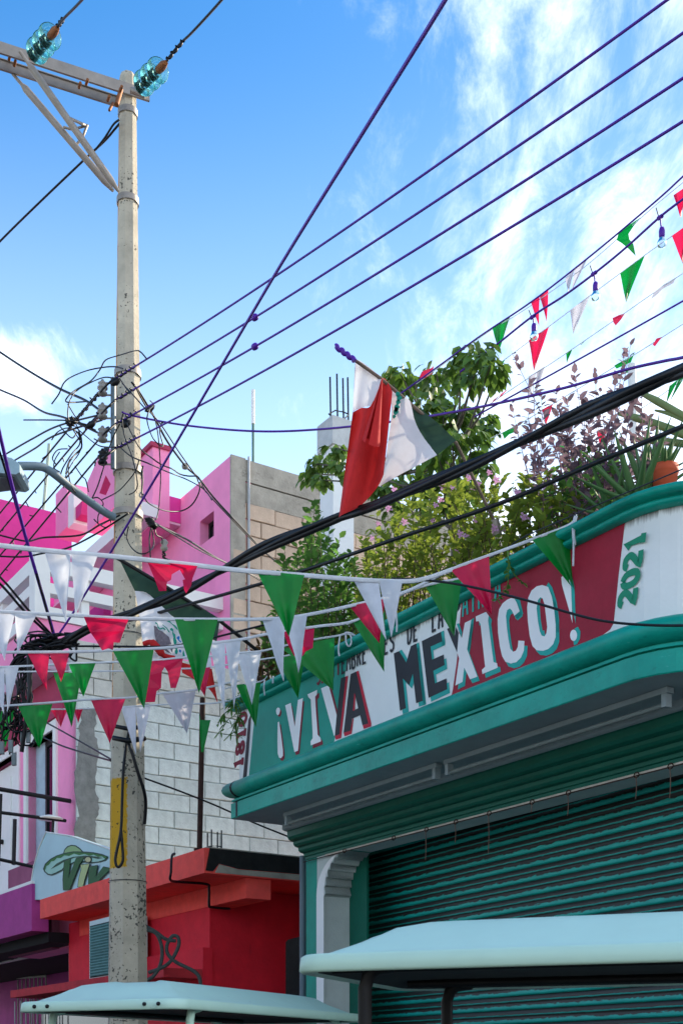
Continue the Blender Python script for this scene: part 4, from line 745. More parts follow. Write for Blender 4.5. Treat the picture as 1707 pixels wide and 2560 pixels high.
# four service lines along the street, tied to the spool rack
RK = thing('spool_rack', 'four grey porcelain spool insulators on a steel rack strapped to the pole', 'insulator rack', P(285, 1150, 10.35))
MB().tube([P(284, 945, 10.3), P(284, 1172, 10.3)], .022, 4).build('rail', LAMPG, RK)
for i, y in enumerate((972, 1030, 1088, 1145)):
    o = P(257, y, 10.28); MB().lathe([(.012, -.055), (.034, -.05), (.04, -.035), (.028, -.02), (.026, -.008), (.042, 0), (.042, .012), (.026, .02), (.028, .032), (.038, .045), (.02, .055), (.01, .075)], o, Zv, 14).build('spool', PORC if i < 3 else CABLE, RK)
    for dy in (-14, 16): MB().tube([P(252, y + dy, 10.28), P(284, y + dy, 10.3)], .008, 5).build('bracket_arm', GALV, RK)
lines = [((312, 932), (370, 895), (1666, 0)), ((312, 986), (364, 951), (1707, 82)), ((312, 1046), (349, 1023), (1707, 195)), ((312, 1108), (356, 1082), (1707, 303))]
lft = [((150, 1100), (0, 1284)), ((194, 1100), (0, 1331)), ((245, 1102), (0, 1390)), ((240, 1150), (0, 1440))]
knots = {1: (640, 778), 2: (655, 841)}
for i, (a, b_, c) in enumerate(lines):
    e0 = P(a[0] - 20, a[1] + 12, 10.22); e1 = P(c[0], c[1], 5.5); far = e1 + (e1 - e0) * .25
    pts = [e0 + (e1 - e0) * t - Zv * (.10 * 4 * t * (1 - t) * (.55 if i else .5)) for t in [j / 24 for j in range(25)]] + [far]
    # straighten in the picture: sag is small over this span
    t = thing('service_line', f"dark service line from the pole to upper right, {('topmost', 'second', 'third', 'lowest')[i]} of the four", 'wire', e0, 'service lines along the street')
    MB().tube(pts, .0068, 6).build('conductor', VCABLE, t)
    l0, l1 = lft[i]; dl = 13.2; p1 = P(l1[0], l1[1], dl); p0 = e0
    ex = p1 + (p1 - P(l0[0], l0[1], 11.6)) * 4
    MB().tube(spline([e0, P(257, 960 + 57 * i + 14, 10.2), P(l0[0], l0[1], 11.5), p1, ex], 6), .0085, 6).build('conductor', CABLE, t)
    pp = spline([P(257, 960 + 57 * i + 14, 10.2), P(l0[0], l0[1], 11.5), p1], 10); bb = MB()
    for j in range(1, len(pp) - 1):                                  # loose tie-wire ends
        if random.random() < .75:
            q = pp[j]; bb.tube([q, q + Vector((random.uniform(-.05, .05), random.uniform(-.02, .02), random.uniform(-.06, .03)))], .006, 4)
        if j < 8: bb.tube([pp[j] + Vector((math.cos(w * 1.3), 0, math.sin(w * 1.3))) * .016 + (pp[j + 1] - pp[j]) * w / 8 for w in range(9)], .007, 4)
    bb.build('tie_wire', CABLE, t)['kind'] = 'stuff'
    MB().tube([e0 + (e1 - e0) * (w / 400 + .003) + Vector((math.cos(w * 1.2), 0, math.sin(w * 1.2))) * .014 for w in range(24)], .008, 4).build('tie_wire', CABLE, t)
    if i in knots: MB().lathe([(0, -.03), (.022, -.015), (.022, .015), (0, .03)], min(pts, key=lambda p: abs((p.x / p.y) - (knots[i][0] - CX) / F)), e1 - e0, 8).build('splice', VCABLE, t)
wire('thick dark wire with violet fringe colour crossing steeply over the four service lines', [(1190, -140, 3.7), (1113, 0, 4.2), (915, 320, 5.1), (708, 653, 6.4), (560, 905, 7.5), (414, 1154, 8.4), (398, 1180, 8.5), (300, 1343, 9.0), (204, 1500, 9.5), (150, 1582, 9.7)], .0085, VCABLE)
# thick bundle, entry cables
BD = thing('cable_bundle', 'thick black bundle of phone cables sweeping from upper right to the pole', 'cable bundle', P(330, 1530, 8.7))
bp = [(1960, 790, 4.5), (1707, 925, 5.3), (1550, 993, 5.6), (1400, 1060, 6.0), (1180, 1160, 6.5), (984, 1243, 7.0), (840, 1298, 7.4), (680, 1362, 7.8), (560, 1424, 8.2), (430, 1490, 8.5), (330, 1531, 8.75), (220, 1574, 9.0), (160, 1608, 9.15), (110, 1632, 9.25)]
for k, (ox, oz, r) in enumerate(((0, .018, .017), (.012, -.014, .018), (-.014, -.012, .016), (.0, .0, .014))):
    MB().tube([p + Vector((ox * math.cos(i * .25), oz * .4, oz * math.cos(i * .17) + ox * math.sin(i * .25))) for i, p in enumerate(spline(pw(bp), 8))], r, 8).build('cable', CABLE, BD)
wire('single black cable below the thick bundle, from right edge to the pole', [(1900, 985, 5.2), (1707, 1065, 5.8), (1500, 1152, 6.3), (1244, 1260, 7.0), (1000, 1343, 7.7), (763, 1425, 8.5), (656, 1458, 8.8), (500, 1503, 9.3), (354, 1543, 9.8), (318, 1552, 10.1)], .0125)
wire('dark wire with violet fringe colour passing behind the flag from the pole to right edge', [(305, 1030, 10.3), (335, 1040, 10.3), (470, 1064, 10), (640, 1078, 9.6), (800, 1073, 9.2), (1000, 1051, 8.4), (1180, 1021, 7.7), (1400, 972, 7), (1560, 925, 6.5), (1655, 903, 6.2), (1707, 893, 6.0), (1800, 868, 5.6)], .008, VCABLE)
wire('thin black wire sagging across MEXICO to the right edge', [(978, 1447, 6.5), (1050, 1450, 6.45), (1150, 1462, 6.3), (1300, 1497, 6.1), (1450, 1540, 5.9), (1530, 1556, 5.8), (1620, 1563, 5.7), (1707, 1564, 5.6), (1850, 1560, 5.4)], .0065)
wire('black wire from the spool rack to the left edge, upper of two', [(255, 1030, 10.3), (214, 1001, 10.6), (150, 972, 11), (80, 932, 11.5), (0, 880, 12), (-100, 810, 12.5)], .011)
wire('black wire from the spool rack to the left edge, lower of two', [(252, 1085, 10.3), (165, 1045, 10.6), (110, 1030, 11), (60, 1000, 11.5), (0, 974, 12), (-100, 930, 12.5)], .009)
wire('black drop wire reaching the left sky above the street lamp', [(258, 1035, 10.4), (148, 1064, 11), (80, 1098, 11.5), (16, 1135, 12), (-80, 1190, 12.6)], .008)
wire('black drop wire just under its twin above the street lamp', [(256, 1050, 10.4), (137, 1089, 11), (90, 1120, 11.4), (41, 1149, 12), (-60, 1210, 12.6)], .008)
wire('thick black wire falling from the upper left edge into the cable tangle', [(-60, 830, 7.4), (0, 1083, 8.0), (30, 1210, 8.3), (66, 1346, 8.7), (100, 1463, 9.0), (128, 1560, 9.2), (136, 1588, 9.25)], .0125, VCABLE)
wire('thinner black wire beside the thick one falling into the cable tangle', [(-60, 960, 7.6), (0, 1130, 8.1), (34, 1240, 8.4), (70, 1362, 8.75), (108, 1490, 9.05), (132, 1580, 9.2)], .0085)
wire('black wire from lower left edge up to the tangle, upper of a pair', [(-70, 1385, 8.6), (0, 1441, 8.8), (74, 1527, 9.0), (122, 1578, 9.2), (140, 1600, 9.25)], .009)
wire('black wire from lower left edge up to the tangle, lower of a pair', [(-70, 1400, 8.6), (0, 1458, 8.8), (62, 1528, 9.0), (118, 1582, 9.2), (134, 1604, 9.25)], .010)
wire('black wire crossing the pink wall below the lamp arm', [(0, 1338, 11), (40, 1348, 11), (72, 1353, 11), (110, 1344, 10.8), (200, 1338, 10.7), (250, 1312, 10.5), (300, 1288, 10.35)], .008)
wire('second black wire crossing the pink wall below the lamp arm', [(0, 1391, 11), (60, 1392, 11), (110, 1383, 10.9), (170, 1370, 10.8), (240, 1335, 10.5), (322, 1283, 10.3)], .008)
wire('straight black wire from tangle behind the flag to the pennants', [(100, 1640, 9.4), (170, 1618, 9.5), (250, 1616, 9.5), (390, 1617, 9.4), (440, 1614, 9.3), (470, 1608, 9.2), (540, 1593, 9.0), (670, 1560, 8.9), (740, 1540, 8.9)], .008)
wire('thin wire from the pink house to the pole, upper of two', [(118, 1807, 12), (160, 1830, 11.7), (230, 1870, 11.2), (278, 1898, 10.5)], .008)
wire('thin wire from the pink house to the pole, lower of two', [(108, 1843, 12), (160, 1866, 11.7), (230, 1888, 11.2), (278, 1902, 10.5)], .008)
wire('thin wire from the pole to the shop cornice over white blocks', [(360, 1945, 10.6), (450, 1978, 10.6), (540, 2014, 10.7), (640, 2059, 10.8), (722, 2092, 11.0)], .008)
wire('slack dark line running from pole across the pink wall to beige blocks', [(330, 955, 10.2), (352, 985, 10.3), (385, 1040, 10.6), (420, 1105, 11), (465, 1166, 11.5), (497, 1195, 11.8), (540, 1250, 12.2), (610, 1325, 12.8), (660, 1378, 13.2), (716, 1425, 13.4), (780, 1480, 13.6)], .010)
wire('thin twin of the slack line down to the beige blocks', [(338, 965, 10.2), (368, 1020, 10.4), (402, 1060, 10.6), (448, 1130, 11), (490, 1190, 11.5), (500, 1210, 11.7), (545, 1262, 12.2), (650, 1370, 13), (714, 1424, 13.3)], .006)
wire('black pair of wires from the pole hook down across the pink window', [(378, 1300, 10.4), (400, 1315, 10.6), (470, 1350, 11.2), (530, 1388, 11.8), (575, 1412, 12.2), (650, 1448, 12.8), (720, 1492, 13.2)], .009)
wire('thinner wire beside the pair crossing the pink window', [(380, 1304, 10.4), (430, 1334, 10.8), (500, 1376, 11.5), (560, 1405, 12), (640, 1445, 12.7), (700, 1490, 13.2)], .006)
# loose loops round the pole
LP_ = thing('loose_wires', 'tangle of thin loose wire loops hanging around the pole rack', 'wires', P(320, 1100, 10.2))
loops = [[(367, 897), (352, 880), (338, 877), (300, 888), (265, 900), (250, 925), (228, 952), (190, 975), (172, 990), (165, 1003), (180, 1006), (215, 1004)], [(308, 922), (290, 917), (262, 918), (220, 926), (180, 942), (160, 958), (148, 985), (130, 1010)], [(298, 950), (265, 943), (230, 955), (195, 975), (176, 1000), (170, 1035), (176, 1060)],
 [(300, 946), (312, 965), (326, 985)], [(306, 958), (340, 995), (362, 1020), (370, 1026), (384, 1012), (376, 1002)], [(308, 1035), (306, 1050), (312, 1090), (330, 1140), (340, 1180), (344, 1215), (336, 1230), (324, 1236)], [(318, 1058), (330, 1085), (350, 1120), (380, 1145), (405, 1162), (430, 1172), (450, 1185), (470, 1190), (495, 1192), (505, 1210), (515, 1230)],
 [(305, 1122), (330, 1142), (370, 1158), (420, 1180), (470, 1200), (512, 1225), (530, 1250)], [(374, 1025), (368, 1050), (380, 1090), (396, 1110), (408, 1114), (400, 1080), (405, 1056), (408, 1058)], [(386, 1040), (396, 1090), (402, 1180), (400, 1240), (396, 1280), (390, 1300)], [(300, 1060), (285, 1090), (270, 1130), (262, 1160), (256, 1180), (245, 1215), (230, 1248)], [(348, 1150), (338, 1180), (310, 1215), (290, 1232), (255, 1250)],
 [(356, 1166), (357, 1200), (355, 1225), (358, 1250)], [(500, 1205), (498, 1230), (480, 1262), (450, 1278), (410, 1276), (372, 1258), (358, 1235)], [(322, 1316), (318, 1345), (330, 1370), (350, 1384), (372, 1380), (385, 1360), (380, 1320)], [(378, 1320), (374, 1350), (377, 1395)], [(388, 1325), (392, 1338), (405, 1345), (406, 1360)], [(406, 1385), (415, 1396), (432, 1402)],
 [(180, 1040), (195, 1070), (205, 1100), (200, 1130), (180, 1160), (165, 1190), (160, 1220)], [(165, 1048), (190, 1085), (205, 1115), (185, 1140), (172, 1165), (176, 1205), (190, 1232), (215, 1248), (228, 1250)], [(150, 1065), (180, 1095), (196, 1080), (205, 1120), (175, 1150), (165, 1185)], [(188, 1165), (205, 1190), (215, 1200), (222, 1230)], [(130, 1100), (145, 1080), (170, 1070), (195, 1082), (200, 1110), (180, 1135), (158, 1170), (150, 1195)], [(140, 1160), (132, 1145), (145, 1125), (170, 1122)], [(150, 1130), (138, 1150), (136, 1170), (150, 1180)],
 [(240, 1304), (236, 1298), (250, 1312), (262, 1308), (275, 1300), (278, 1312), (262, 1318), (248, 1310)], [(228, 1247), (245, 1244), (258, 1256), (256, 1268), (246, 1290), (246, 1310)], [(182, 1060), (215, 1090), (250, 1115), (290, 1118)], [(170, 1010), (200, 1055), (240, 1075)], [(60, 1050), (120, 1050), (176, 1052), (220, 1062)]]
for lp in loops: MB().tube(spline(pw([(x, y, 10.22 + .25 * math.sin(x * .03) - (.25 if abs(x - 320) < 60 else 0)) for x, y in lp]), 5), .0055, 4).build('wire', CABLE, LP_)
for x, y in ((176, 1052), (316, 1060), (375, 1021), (290, 955), (228, 1062), (180, 1056)): MB().lathe([(0, -.05), (.02, -.03), (.03, 0), (.02, .03), (0, .05)], P(x, y, 10.1), Vector((1, 0, .6)), 8).build('connector', CABLE, LP_)
def small_thing(name, lab, cat, p, prof, m, ax=Zv): return tag(MB().lathe(prof, p, ax, 12).build(name, m), lab, cat)
small_thing('wire_strain_ball', 'small pale strain ball on the slack line before the sky', 'insulator', P(463, 1166, 11.5), [(0, -.03), (.025, -.02), (.032, 0), (.025, .02), (0, .03)], PORC)
small_thing('hook_insulator', 'small white insulator hanging from the wire below the pink parapet', 'insulator', P(411, 1362, 10.6), [(0, -.06), (.02, -.05), (.034, -.03), (.02, -.005), (.034, .02), (.02, .04), (0, .05)], PORC)
tag(MB().tube([P(411, 1375, 10.6) + Vector((math.cos(i) * .012, 0, -i * .006)) for i in range(20)] , .009, 4).build('wire_coil', CABLE), 'twisted black wire end below the small white insulator', 'wire')
tag(MB().tube([P(372 + i * .55, 1296 + i * .95, 10.35) + Vector((math.cos(i * 1.2) * .03, math.sin(i * 1.2) * .03, 0)) for i in range(24)], .013, 4).build('clamp_coil', CABLE), 'black wrapped wire clamp on the right side of the pole', 'clamp')
tag(MB().tube(spline(pw([(358, 1232, 10.3), (352, 1232, 10.3), (350, 1240, 10.3), (356, 1242, 10.3), (360, 1236, 10.3)]), 5), .008, 5).build('pole_hook', PORC), 'pale metal hook on the right side of the pole', 'hook')
tag(MB().tube(spline(pw([(358, 1165, 10.3), (354, 1185, 10.3), (357, 1200, 10.3), (355, 1228, 10.3)]), 5), .008, 5).build('pole_chain', CABLE), 'short black chain above the hook on the pole', 'chain')
# street lamp
SLm = thing('street_lamp', 'grey street lamp on a bent arm reaching left from the pole', 'street lamp', P(284, 1300, 10.35))
MB().tube(spline(pw([(286, 1294, 10.35), (250, 1272, 10.25), (190, 1228, 10.1), (140, 1188, 9.9), (115, 1171, 9.85), (95, 1166, 9.8), (48, 1165, 9.7)]), 6), .031, 12).build('arm', LAMPG, SLm)
hp = [(-110, 1168), (-60, 1150), (0, 1138), (30, 1145), (50, 1160), (50, 1180), (40, 1186), (0, 1182), (-60, 1190)]
MB().prism([P(x, y, 9.55) for x, y in hp], Vector((.0, .30, 0))).build('housing', mat('lamp_head_grey', (150, 176, 186), .5), SLm)
MB().prism([P(x, y, 9.6) for x, y in ((-60, 1193), (0, 1184), (38, 1189), (36, 1194), (0, 1196), (-60, 1206))], Vector((0, .2, 0))).build('lens', mat('lamp_lens', (90, 100, 106), .3), SLm)
# cable tangle at left and cables down the pole
TG = thing('cable_tangle', 'messy black knot of phone cables hanging at the left of the pole', 'cables', P(130, 1610, 9.2))
rt = random.Random(11)
for i in range(26):
    x0, y0 = 170 + rt.uniform(-40, 30), 1600 + rt.uniform(-14, 14)
    pts = [(x0, y0, 9.15 + rt.uniform(-.08, .1)), (x0 - 40 - rt.uniform(0, 30), y0 + rt.uniform(0, 30), 9.2 + rt.uniform(-.1, .1)), (75 + rt.uniform(-40, 30), 1632 + rt.uniform(-12, 25), 9.25), (40 + rt.uniform(-35, 35), 1690 + rt.uniform(-20, 30), 9.3)]
    if i % 2: pts += [(20 + rt.uniform(-20, 50), 1770 + rt.uniform(-20, 40), 9.3), (15 + rt.uniform(-15, 40), 1840 + rt.uniform(-30, 50), 9.35)]
    MB().tube(spline(pw(pts), 6), .006 + rt.random() * .005, 4).build('cable', CABLE, TG)
for i in range(12):
    cx, cy, r = rt.uniform(5, 80), rt.uniform(1740, 1850), rt.uniform(15, 36); ph = rt.uniform(0, 6)
    MB().tube([P(cx + r * math.cos(ph + q * .5), cy + r * 1.3 * math.sin(ph + q * .5), 9.3 + .05 * math.sin(q)) for q in range(12)], .0065, 4).build('cable', CABLE, TG)
for i in range(12):
    cx, cy, r = rt.uniform(70, 170), rt.uniform(1590, 1640), rt.uniform(12, 26); ph = rt.uniform(0, 6)
    MB().tube([P(cx + 1.6 * r * math.cos(ph + q * .55), cy + .7 * r * math.sin(ph + q * .55), 9.15 + .05 * math.sin(q)) for q in range(12)], .007, 4).build('cable', CABLE, TG)
MB().tube(spline(pw([(74, 1625, 9.2), (75, 1690, 9.2), (74, 1745, 9.2), (66, 1800, 9.25), (55, 1880, 9.3)]), 6), [.02] * 9 + [.016] * 16, 6).build('cable', CABLE, TG)
MB().tube(spline(pw([(190, 1590, 9.15), (192, 1640, 9.2), (190, 1652, 9.2), (178, 1645, 9.2), (172, 1632, 9.2)]), 6), .008, 4).build('cable', CABLE, TG)
for x, y in ((6, 1870), (36, 1898), (28, 1866), (72, 1842), (58, 1846)): MB().box(P(x, y, 9.3), Vector((.015, 0, 0)), Vector((0, .015, 0)), Vector((0, 0, .045))).build('connector', mat('grey_connector', (120, 130, 132), .5), TG)
PC = thing('pole_cables', 'black cables running down the lower pole ending in a loop', 'cables', P(318, 1860, 10.2))
MB().tube(spline(pw([(330, 1800, 10.3), (318, 1856, 10.25), (309, 1925, 10.2), (306, 2000, 10.2), (303, 2075, 10.2), (293, 2125, 10.2), (289, 2150, 10.2), (293, 2166, 10.2), (301, 2165, 10.2), (308, 2148, 10.2), (306, 2110, 10.2), (303, 2070, 10.2)]), 6), .012, 6).build('cable', CABLE, PC)
MB().tube(spline(pw([(318, 1850, 10.22), (330, 1880, 10.2), (345, 1930, 10.22), (360, 1975, 10.28), (365, 2010, 10.36), (362, 2060, 10.42)]), 6), .014, 6).build('cable', CABLE, PC)
MB().tube(pw([(285, 1845, 10.3), (320, 1852, 10.15), (362, 1846, 10.3)]), .022, 6).build('strap', CABLE, PC)
MB().tube(pw([(285, 1815, 10.3), (320, 1822, 10.15), (362, 1816, 10.3)]), .018, 6).build('strap', CABLE, PC)
# ============================================================ bunting
def pennant(tl, tr, tip, d, m, parent, lab, split=None, torn=None, extra=None, bend=.02, seed=0):
    """hanging triangle: rows from the ribbon to the tip, gentle folds in depth; split=(px x at top of the cut, px y of its start)"""
    rs = random.Random(int(tl[0] * 7 + tl[1]) + seed); n = 9; ph = rs.uniform(0, 6); f = rs.uniform(2, 4)
    def pt(u, v):
        xa = tl[0] + (tr[0] - tl[0]) * u; ya = tl[1] + (tr[1] - tl[1]) * u
        wob = math.sin(v * 5 + ph) * 2.0 * v * (1 - v)
        x = xa + (tip[0] - xa) * v + wob; y = ya + (tip[1] - ya) * v
        return P(x, y, d + bend * math.sin(u * f + v * 3 + ph) * (.3 + v) + .012 * math.sin(u * 9 + ph))
    b = MB()
    if split is None and torn is None:
        b.grid([[pt(j / 8, i / n) for j in range(9)] for i in range(n + 1)])
    elif split is not None:                                          # cut from below: two tails that end side by side
        u0, v0, sp = split
        def tail(ua, ub, tx):
            rows = []
            for i in range(n + 1):
                v = i / n; row = []
                for j in range(5):
                    u = ua + (ub - ua) * j / 4; xa = tl[0] + (tr[0] - tl[0]) * u; ya = tl[1] + (tr[1] - tl[1]) * u
                    ty = tip[1] - (0 if tx <= tip[0] else sp * .6)
                    k = max(0, (v - v0) / (1 - v0)) if v0 < 1 else 0
                    gap = sp * .22 * k * (1 if ua > 0 else -1) * (1 - k)
                    x = xa + (tx - xa) * v + gap; y = ya + (ty - ya) * v
                    row.append(P(x, y, d + (bend if ua > 0 else -bend) * v + .012 * math.sin(u * 9 + ph)))
                rows.append(row)
            b.grid(rows)
        tail(0, u0, tip[0] - sp * .5); tail(u0, 1, tip[0] + sp * .5)
    else:                                                            # torn: explicit outline in pixels
        nseg = []
        b.sheet([[P(x, y, d + .03 * math.sin(x * .05 + y * .03 + ph)) for x, y in torn]])
    b.build('pennant', m, parent, lab)
def bunting(lab, pts, w, d_fn, pens):
    t = thing('bunting_line', lab, 'bunting', P(pts[0][0], pts[0][1], d_fn(pts[0][0])), 'bunting lines across the street')
    if pts[0][0] < 0: (xa, ya), (xb, yb) = pts[0], pts[1]; pts = [(xa - 420, ya + (ya - yb) / (xb - xa) * 420 - 30)] + list(pts)
    sp = spline([Vector((x, y, 0)) for x, y in pts], 6)
    rows = [[], [], [], []]
    for p in sp:
        d = d_fn(p.x); c = P(p.x, p.y, d); rows[0].append(c + Zv * w * .38); rows[1].append(c - Zv * w * .38); rows[2].append(c - Zv * w / 2 + Vector((0, .004, 0))); rows[3].append(c + Zv * w / 2 + Vector((0, .004, 0)))
    MB().grid(rows, 0, True).build('ribbon', RIB, t)
    for q in pens:
        m = {'g': PG, 'r': PR, 'w': PW, 's': PS}[q[0]]; nm = {'g': 'green pennant', 'r': 'red pennant', 'w': 'white pennant', 's': 'greyish white pennant'}[q[0]]
        tl, tr, tip = q[1:4]; kw = q[4] if len(q) > 4 else {}
        if 'split' in kw: nm = 'split ' + nm
        if 'torn' in kw: nm = 'torn ' + nm
        pennant(tl, tr, tip, d_fn((tl[0] + tr[0]) / 2) - .006, m, t, nm, **kw)
    return t
def lerp(x0, d0, x1, d1): return lambda x: d0 + (d1 - d0) * (x - x0) / (x1 - x0)
bunting('topmost and nearest bunting line, from left edge to the black wire', [(-60, 1357), (0, 1363), (120, 1376), (290, 1391), (450, 1408), (600, 1425), (765, 1438), (900, 1449), (1010, 1453), (1062, 1446), (1130, 1423)], .024, lerp(0, 5.6, 1060, 6.4),
  [('w', (113, 1381), (244, 1391), (177, 1556), dict(split=(.5, .35, 22))), ('r', (368, 1405), (494, 1417), 0, dict(torn=[(368, 1402), (494, 1415), (482, 1445), (478, 1465), (466, 1483), (461, 1475), (457, 1450), (463, 1448), (450, 1424), (440, 1430), (430, 1436), (428, 1450), (418, 1455), (416, 1477), (398, 1478), (388, 1450)])), ('g', (641, 1425), (761, 1438), (722, 1592)), ('w', (880, 1444), (1006, 1452), (972, 1602), dict(split=(.52, .4, 12)))])
bunting('second bunting line, from left edge across the pole to the right coping', [(-60, 1524), (0, 1528), (180, 1538), (330, 1546), (550, 1548), (690, 1546), (770, 1536), (880, 1513), (1010, 1480), (1125, 1424), (1222, 1388), (1335, 1346), (1420, 1313), (1438, 1292)], .019, lerp(0, 6.5, 1430, 6.85),
  [('w', (-28, 1531), (92, 1538), (28, 1652), dict(split=(.55, .3, 30))), ('r', (210, 1545), (322, 1551), 0, dict(torn=[(210, 1542), (322, 1549), (310, 1578), (300, 1607), (285, 1606), (283, 1625), (272, 1621), (256, 1626), (240, 1600), (226, 1580)])), ('g', (438, 1548), (545, 1549), (498, 1734)), ('w', (655, 1547), (768, 1538), (728, 1705), dict(split=(.5, .45, 36))), ('r', (873, 1515), (962, 1497), (948, 1608)), ('r', (1127, 1426), (1222, 1391), (1229, 1538)), ('g', (1330, 1350), (1419, 1315), (1434, 1474))])
bunting('third bunting line, red and green pennants before the pole', [(-60, 1630), (0, 1630), (180, 1629), (300, 1624), (400, 1620), (500, 1610), (602, 1598), (665, 1585), (790, 1566), (890, 1550), (1000, 1487), (1063, 1463), (1152, 1445), (1170, 1432)], .017, lerp(0, 7.0, 1150, 7.3),
  [('r', (70, 1634), (174, 1633), (136, 1726), dict(split=(.52, .2, 34))), ('g', (283, 1628), (385, 1624), (361, 1772)), ('w', (524, 1612), (602, 1602), (574, 1786), dict(split=(.5, .45, 22))), ('r', (708, 1580), (786, 1568), 0, dict(torn=[(708, 1580), (786, 1566), (782, 1620), (765, 1628), (757, 1640), (735, 1640), (720, 1612)])), ('g', (882, 1556), (962, 1530), (960, 1680)), ('g', (1063, 1465), (1153, 1447), (1135, 1592))])
bunting('fourth bunting line, small green pennant left and white one by the shop', [(-60, 1668), (0, 1667), (80, 1664), (170, 1659), (300, 1654), (375, 1652), (460, 1643), (530, 1640), (594, 1632), (654, 1627), (705, 1615), (786, 1598), (838, 1590), (870, 1584), (897, 1594)], .014, lerp(0, 8.2, 890, 8.55),
  [('w', (-30, 1670), (48, 1668), (15, 1786), dict(split=(.55, .6, 8))), ('g', (172, 1660), (240, 1658), (209, 1742)), ('r', (375, 1655), (458, 1647), 0, dict(torn=[(375, 1653), (458, 1646), (450, 1690), (440, 1720), (427, 1720), (420, 1680), (412, 1668), (405, 1680), (403, 1720), (392, 1728), (388, 1755), (360, 1756), (362, 1720), (370, 1690)])), ('w', (592, 1635), (654, 1630), (630, 1762)), ('g', (706, 1622), (836, 1594), (833, 1726))])
bunting('fifth bunting line, one long green pennant left of the pole', [(-40, 1682), (45, 1679), (150, 1678), (310, 1677), (430, 1672), (520, 1668), (640, 1650), (720, 1638), (790, 1622)], .012, lerp(0, 8.9, 760, 8.9),
  [('g', (134, 1682), (206, 1682), (180, 1818)), ('r', (470, 1673), (526, 1668), (512, 1740)), ('g', (690, 1646), (764, 1634), (745, 1746))])
bunting('sixth bunting line, big red pennant in front of the lower pole', [(-40, 1768), (0, 1765), (130, 1756), (230, 1748), (320, 1744), (410, 1732), (490, 1724), (600, 1700)], .015, lerp(0, 8.6, 600, 9.2),
  [('g', (46, 1766), (132, 1760), (99, 1872)), ('r', (228, 1750), (314, 1747), (275, 1858)), ('s', (407, 1736), (490, 1728), (468, 1834))])
bunting('seventh bunting line, white split pennant before the pole straps', [(-40, 1776), (40, 1774), (200, 1772), (305, 1767), (430, 1760), (540, 1757), (600, 1740)], .012, lerp(0, 9.6, 600, 9.5),
  [('g', (-12, 1778), (40, 1776), (14, 1870)), ('r', (128, 1775), (168, 1774), (153, 1818)), ('r', (186, 1774), (208, 1773), (196, 1808)), ('w', (303, 1769), (377, 1766), (346, 1888), dict(split=(.5, .4, 10))), ('g', (486, 1761), (536, 1759), 0, dict(torn=[(486, 1760), (536, 1758), (527, 1800), (520, 1830), (509, 1880), (503, 1880), (502, 1800), (498, 1782), (500, 1830), (503, 1878), (476, 1810), (481, 1782)]))])
bunting('short bunting end tied at the left corner of the shop coping', [(560, 1722), (600, 1712), (652, 1703), (668, 1690)], .010, lerp(560, 9.25, 668, 9.2), [('g', (590, 1712), (652, 1705), (640, 1818))])
# far right lines behind the roof plants
R_ = lambda lab, pts, d0, d1, pens: bunting(lab, pts, .007, lerp(1200, d0, 1707, d1), pens)
R_('upper right bunting under the string lights, green then red pennants', [(1040, 960), (1207, 838), (1290, 787), (1370, 733), (1475, 655), (1600, 545), (1640, 510), (1707, 455), (1800, 380)], 10.5, 8.6,
  [('r', (1048, 945), (1084, 921), 0, dict(torn=[(1048, 943), (1056, 928), (1078, 920), (1084, 914), (1080, 934), (1064, 944), (1052, 948)])), ('g', (1230, 820), (1275, 790), (1246, 880)), ('r', (1326, 755), (1370, 725), (1356, 815), dict(split=(.5, .1, 18))), ('s', (1412, 695), (1470, 642), (1424, 732), dict(split=(.4, .1, 8))), ('g', (1540, 592), (1606, 542), 0, dict(torn=[(1540, 600), (1546, 580), (1590, 550), (1606, 540), (1585, 562), (1570, 585), (1572, 598), (1582, 610), (1588, 640), (1570, 622), (1553, 608)])), ('r', (1682, 488), (1720, 462), (1700, 545))])
R_('right bunting with a red holed pennant and teal green pennant', [(1160, 970), (1256, 902), (1363, 822), (1475, 738), (1610, 638), (1682, 587), (1707, 569), (1800, 500)], 10.8, 8.8,
  [('g', (1230, 925), (1262, 898), (1218, 985), dict(split=(.5, .1, 20))), ('r', (1321, 850), (1372, 815), (1334, 928)), ('s', (1424, 776), (1476, 735), (1432, 835)), ('g', (1549, 684), (1611, 638), (1564, 756)), ('r', (1678, 590), (1740, 545), (1706, 660))])
R_('right bunting of small curled pennants crossing white cloud', [(1220, 1012), (1320, 945), (1392, 898), (1500, 824), (1558, 784), (1631, 733), (1707, 682), (1790, 625)], 11, 9.2,
  [('r', (1232, 1000), (1272, 970), (1235, 1008), dict(split=(.5, .1, 10))), ('s', (1320, 942), (1362, 915), (1326, 1008), dict(split=(.5, .2, 14))), ('g', (1414, 885), (1430, 872), (1416, 908)), ('g', (1449, 862), (1466, 848), (1452, 862)), ('r', (1530, 795), (1560, 783), 0, dict(torn=[(1530, 795), (1545, 788), (1562, 782), (1552, 798), (1538, 814), (1532, 806)])), ('s', (1630, 742), (1692, 692), 0, dict(torn=[(1626, 748), (1634, 730), (1660, 710), (1690, 692), (1682, 708), (1656, 722), (1640, 738)]))])
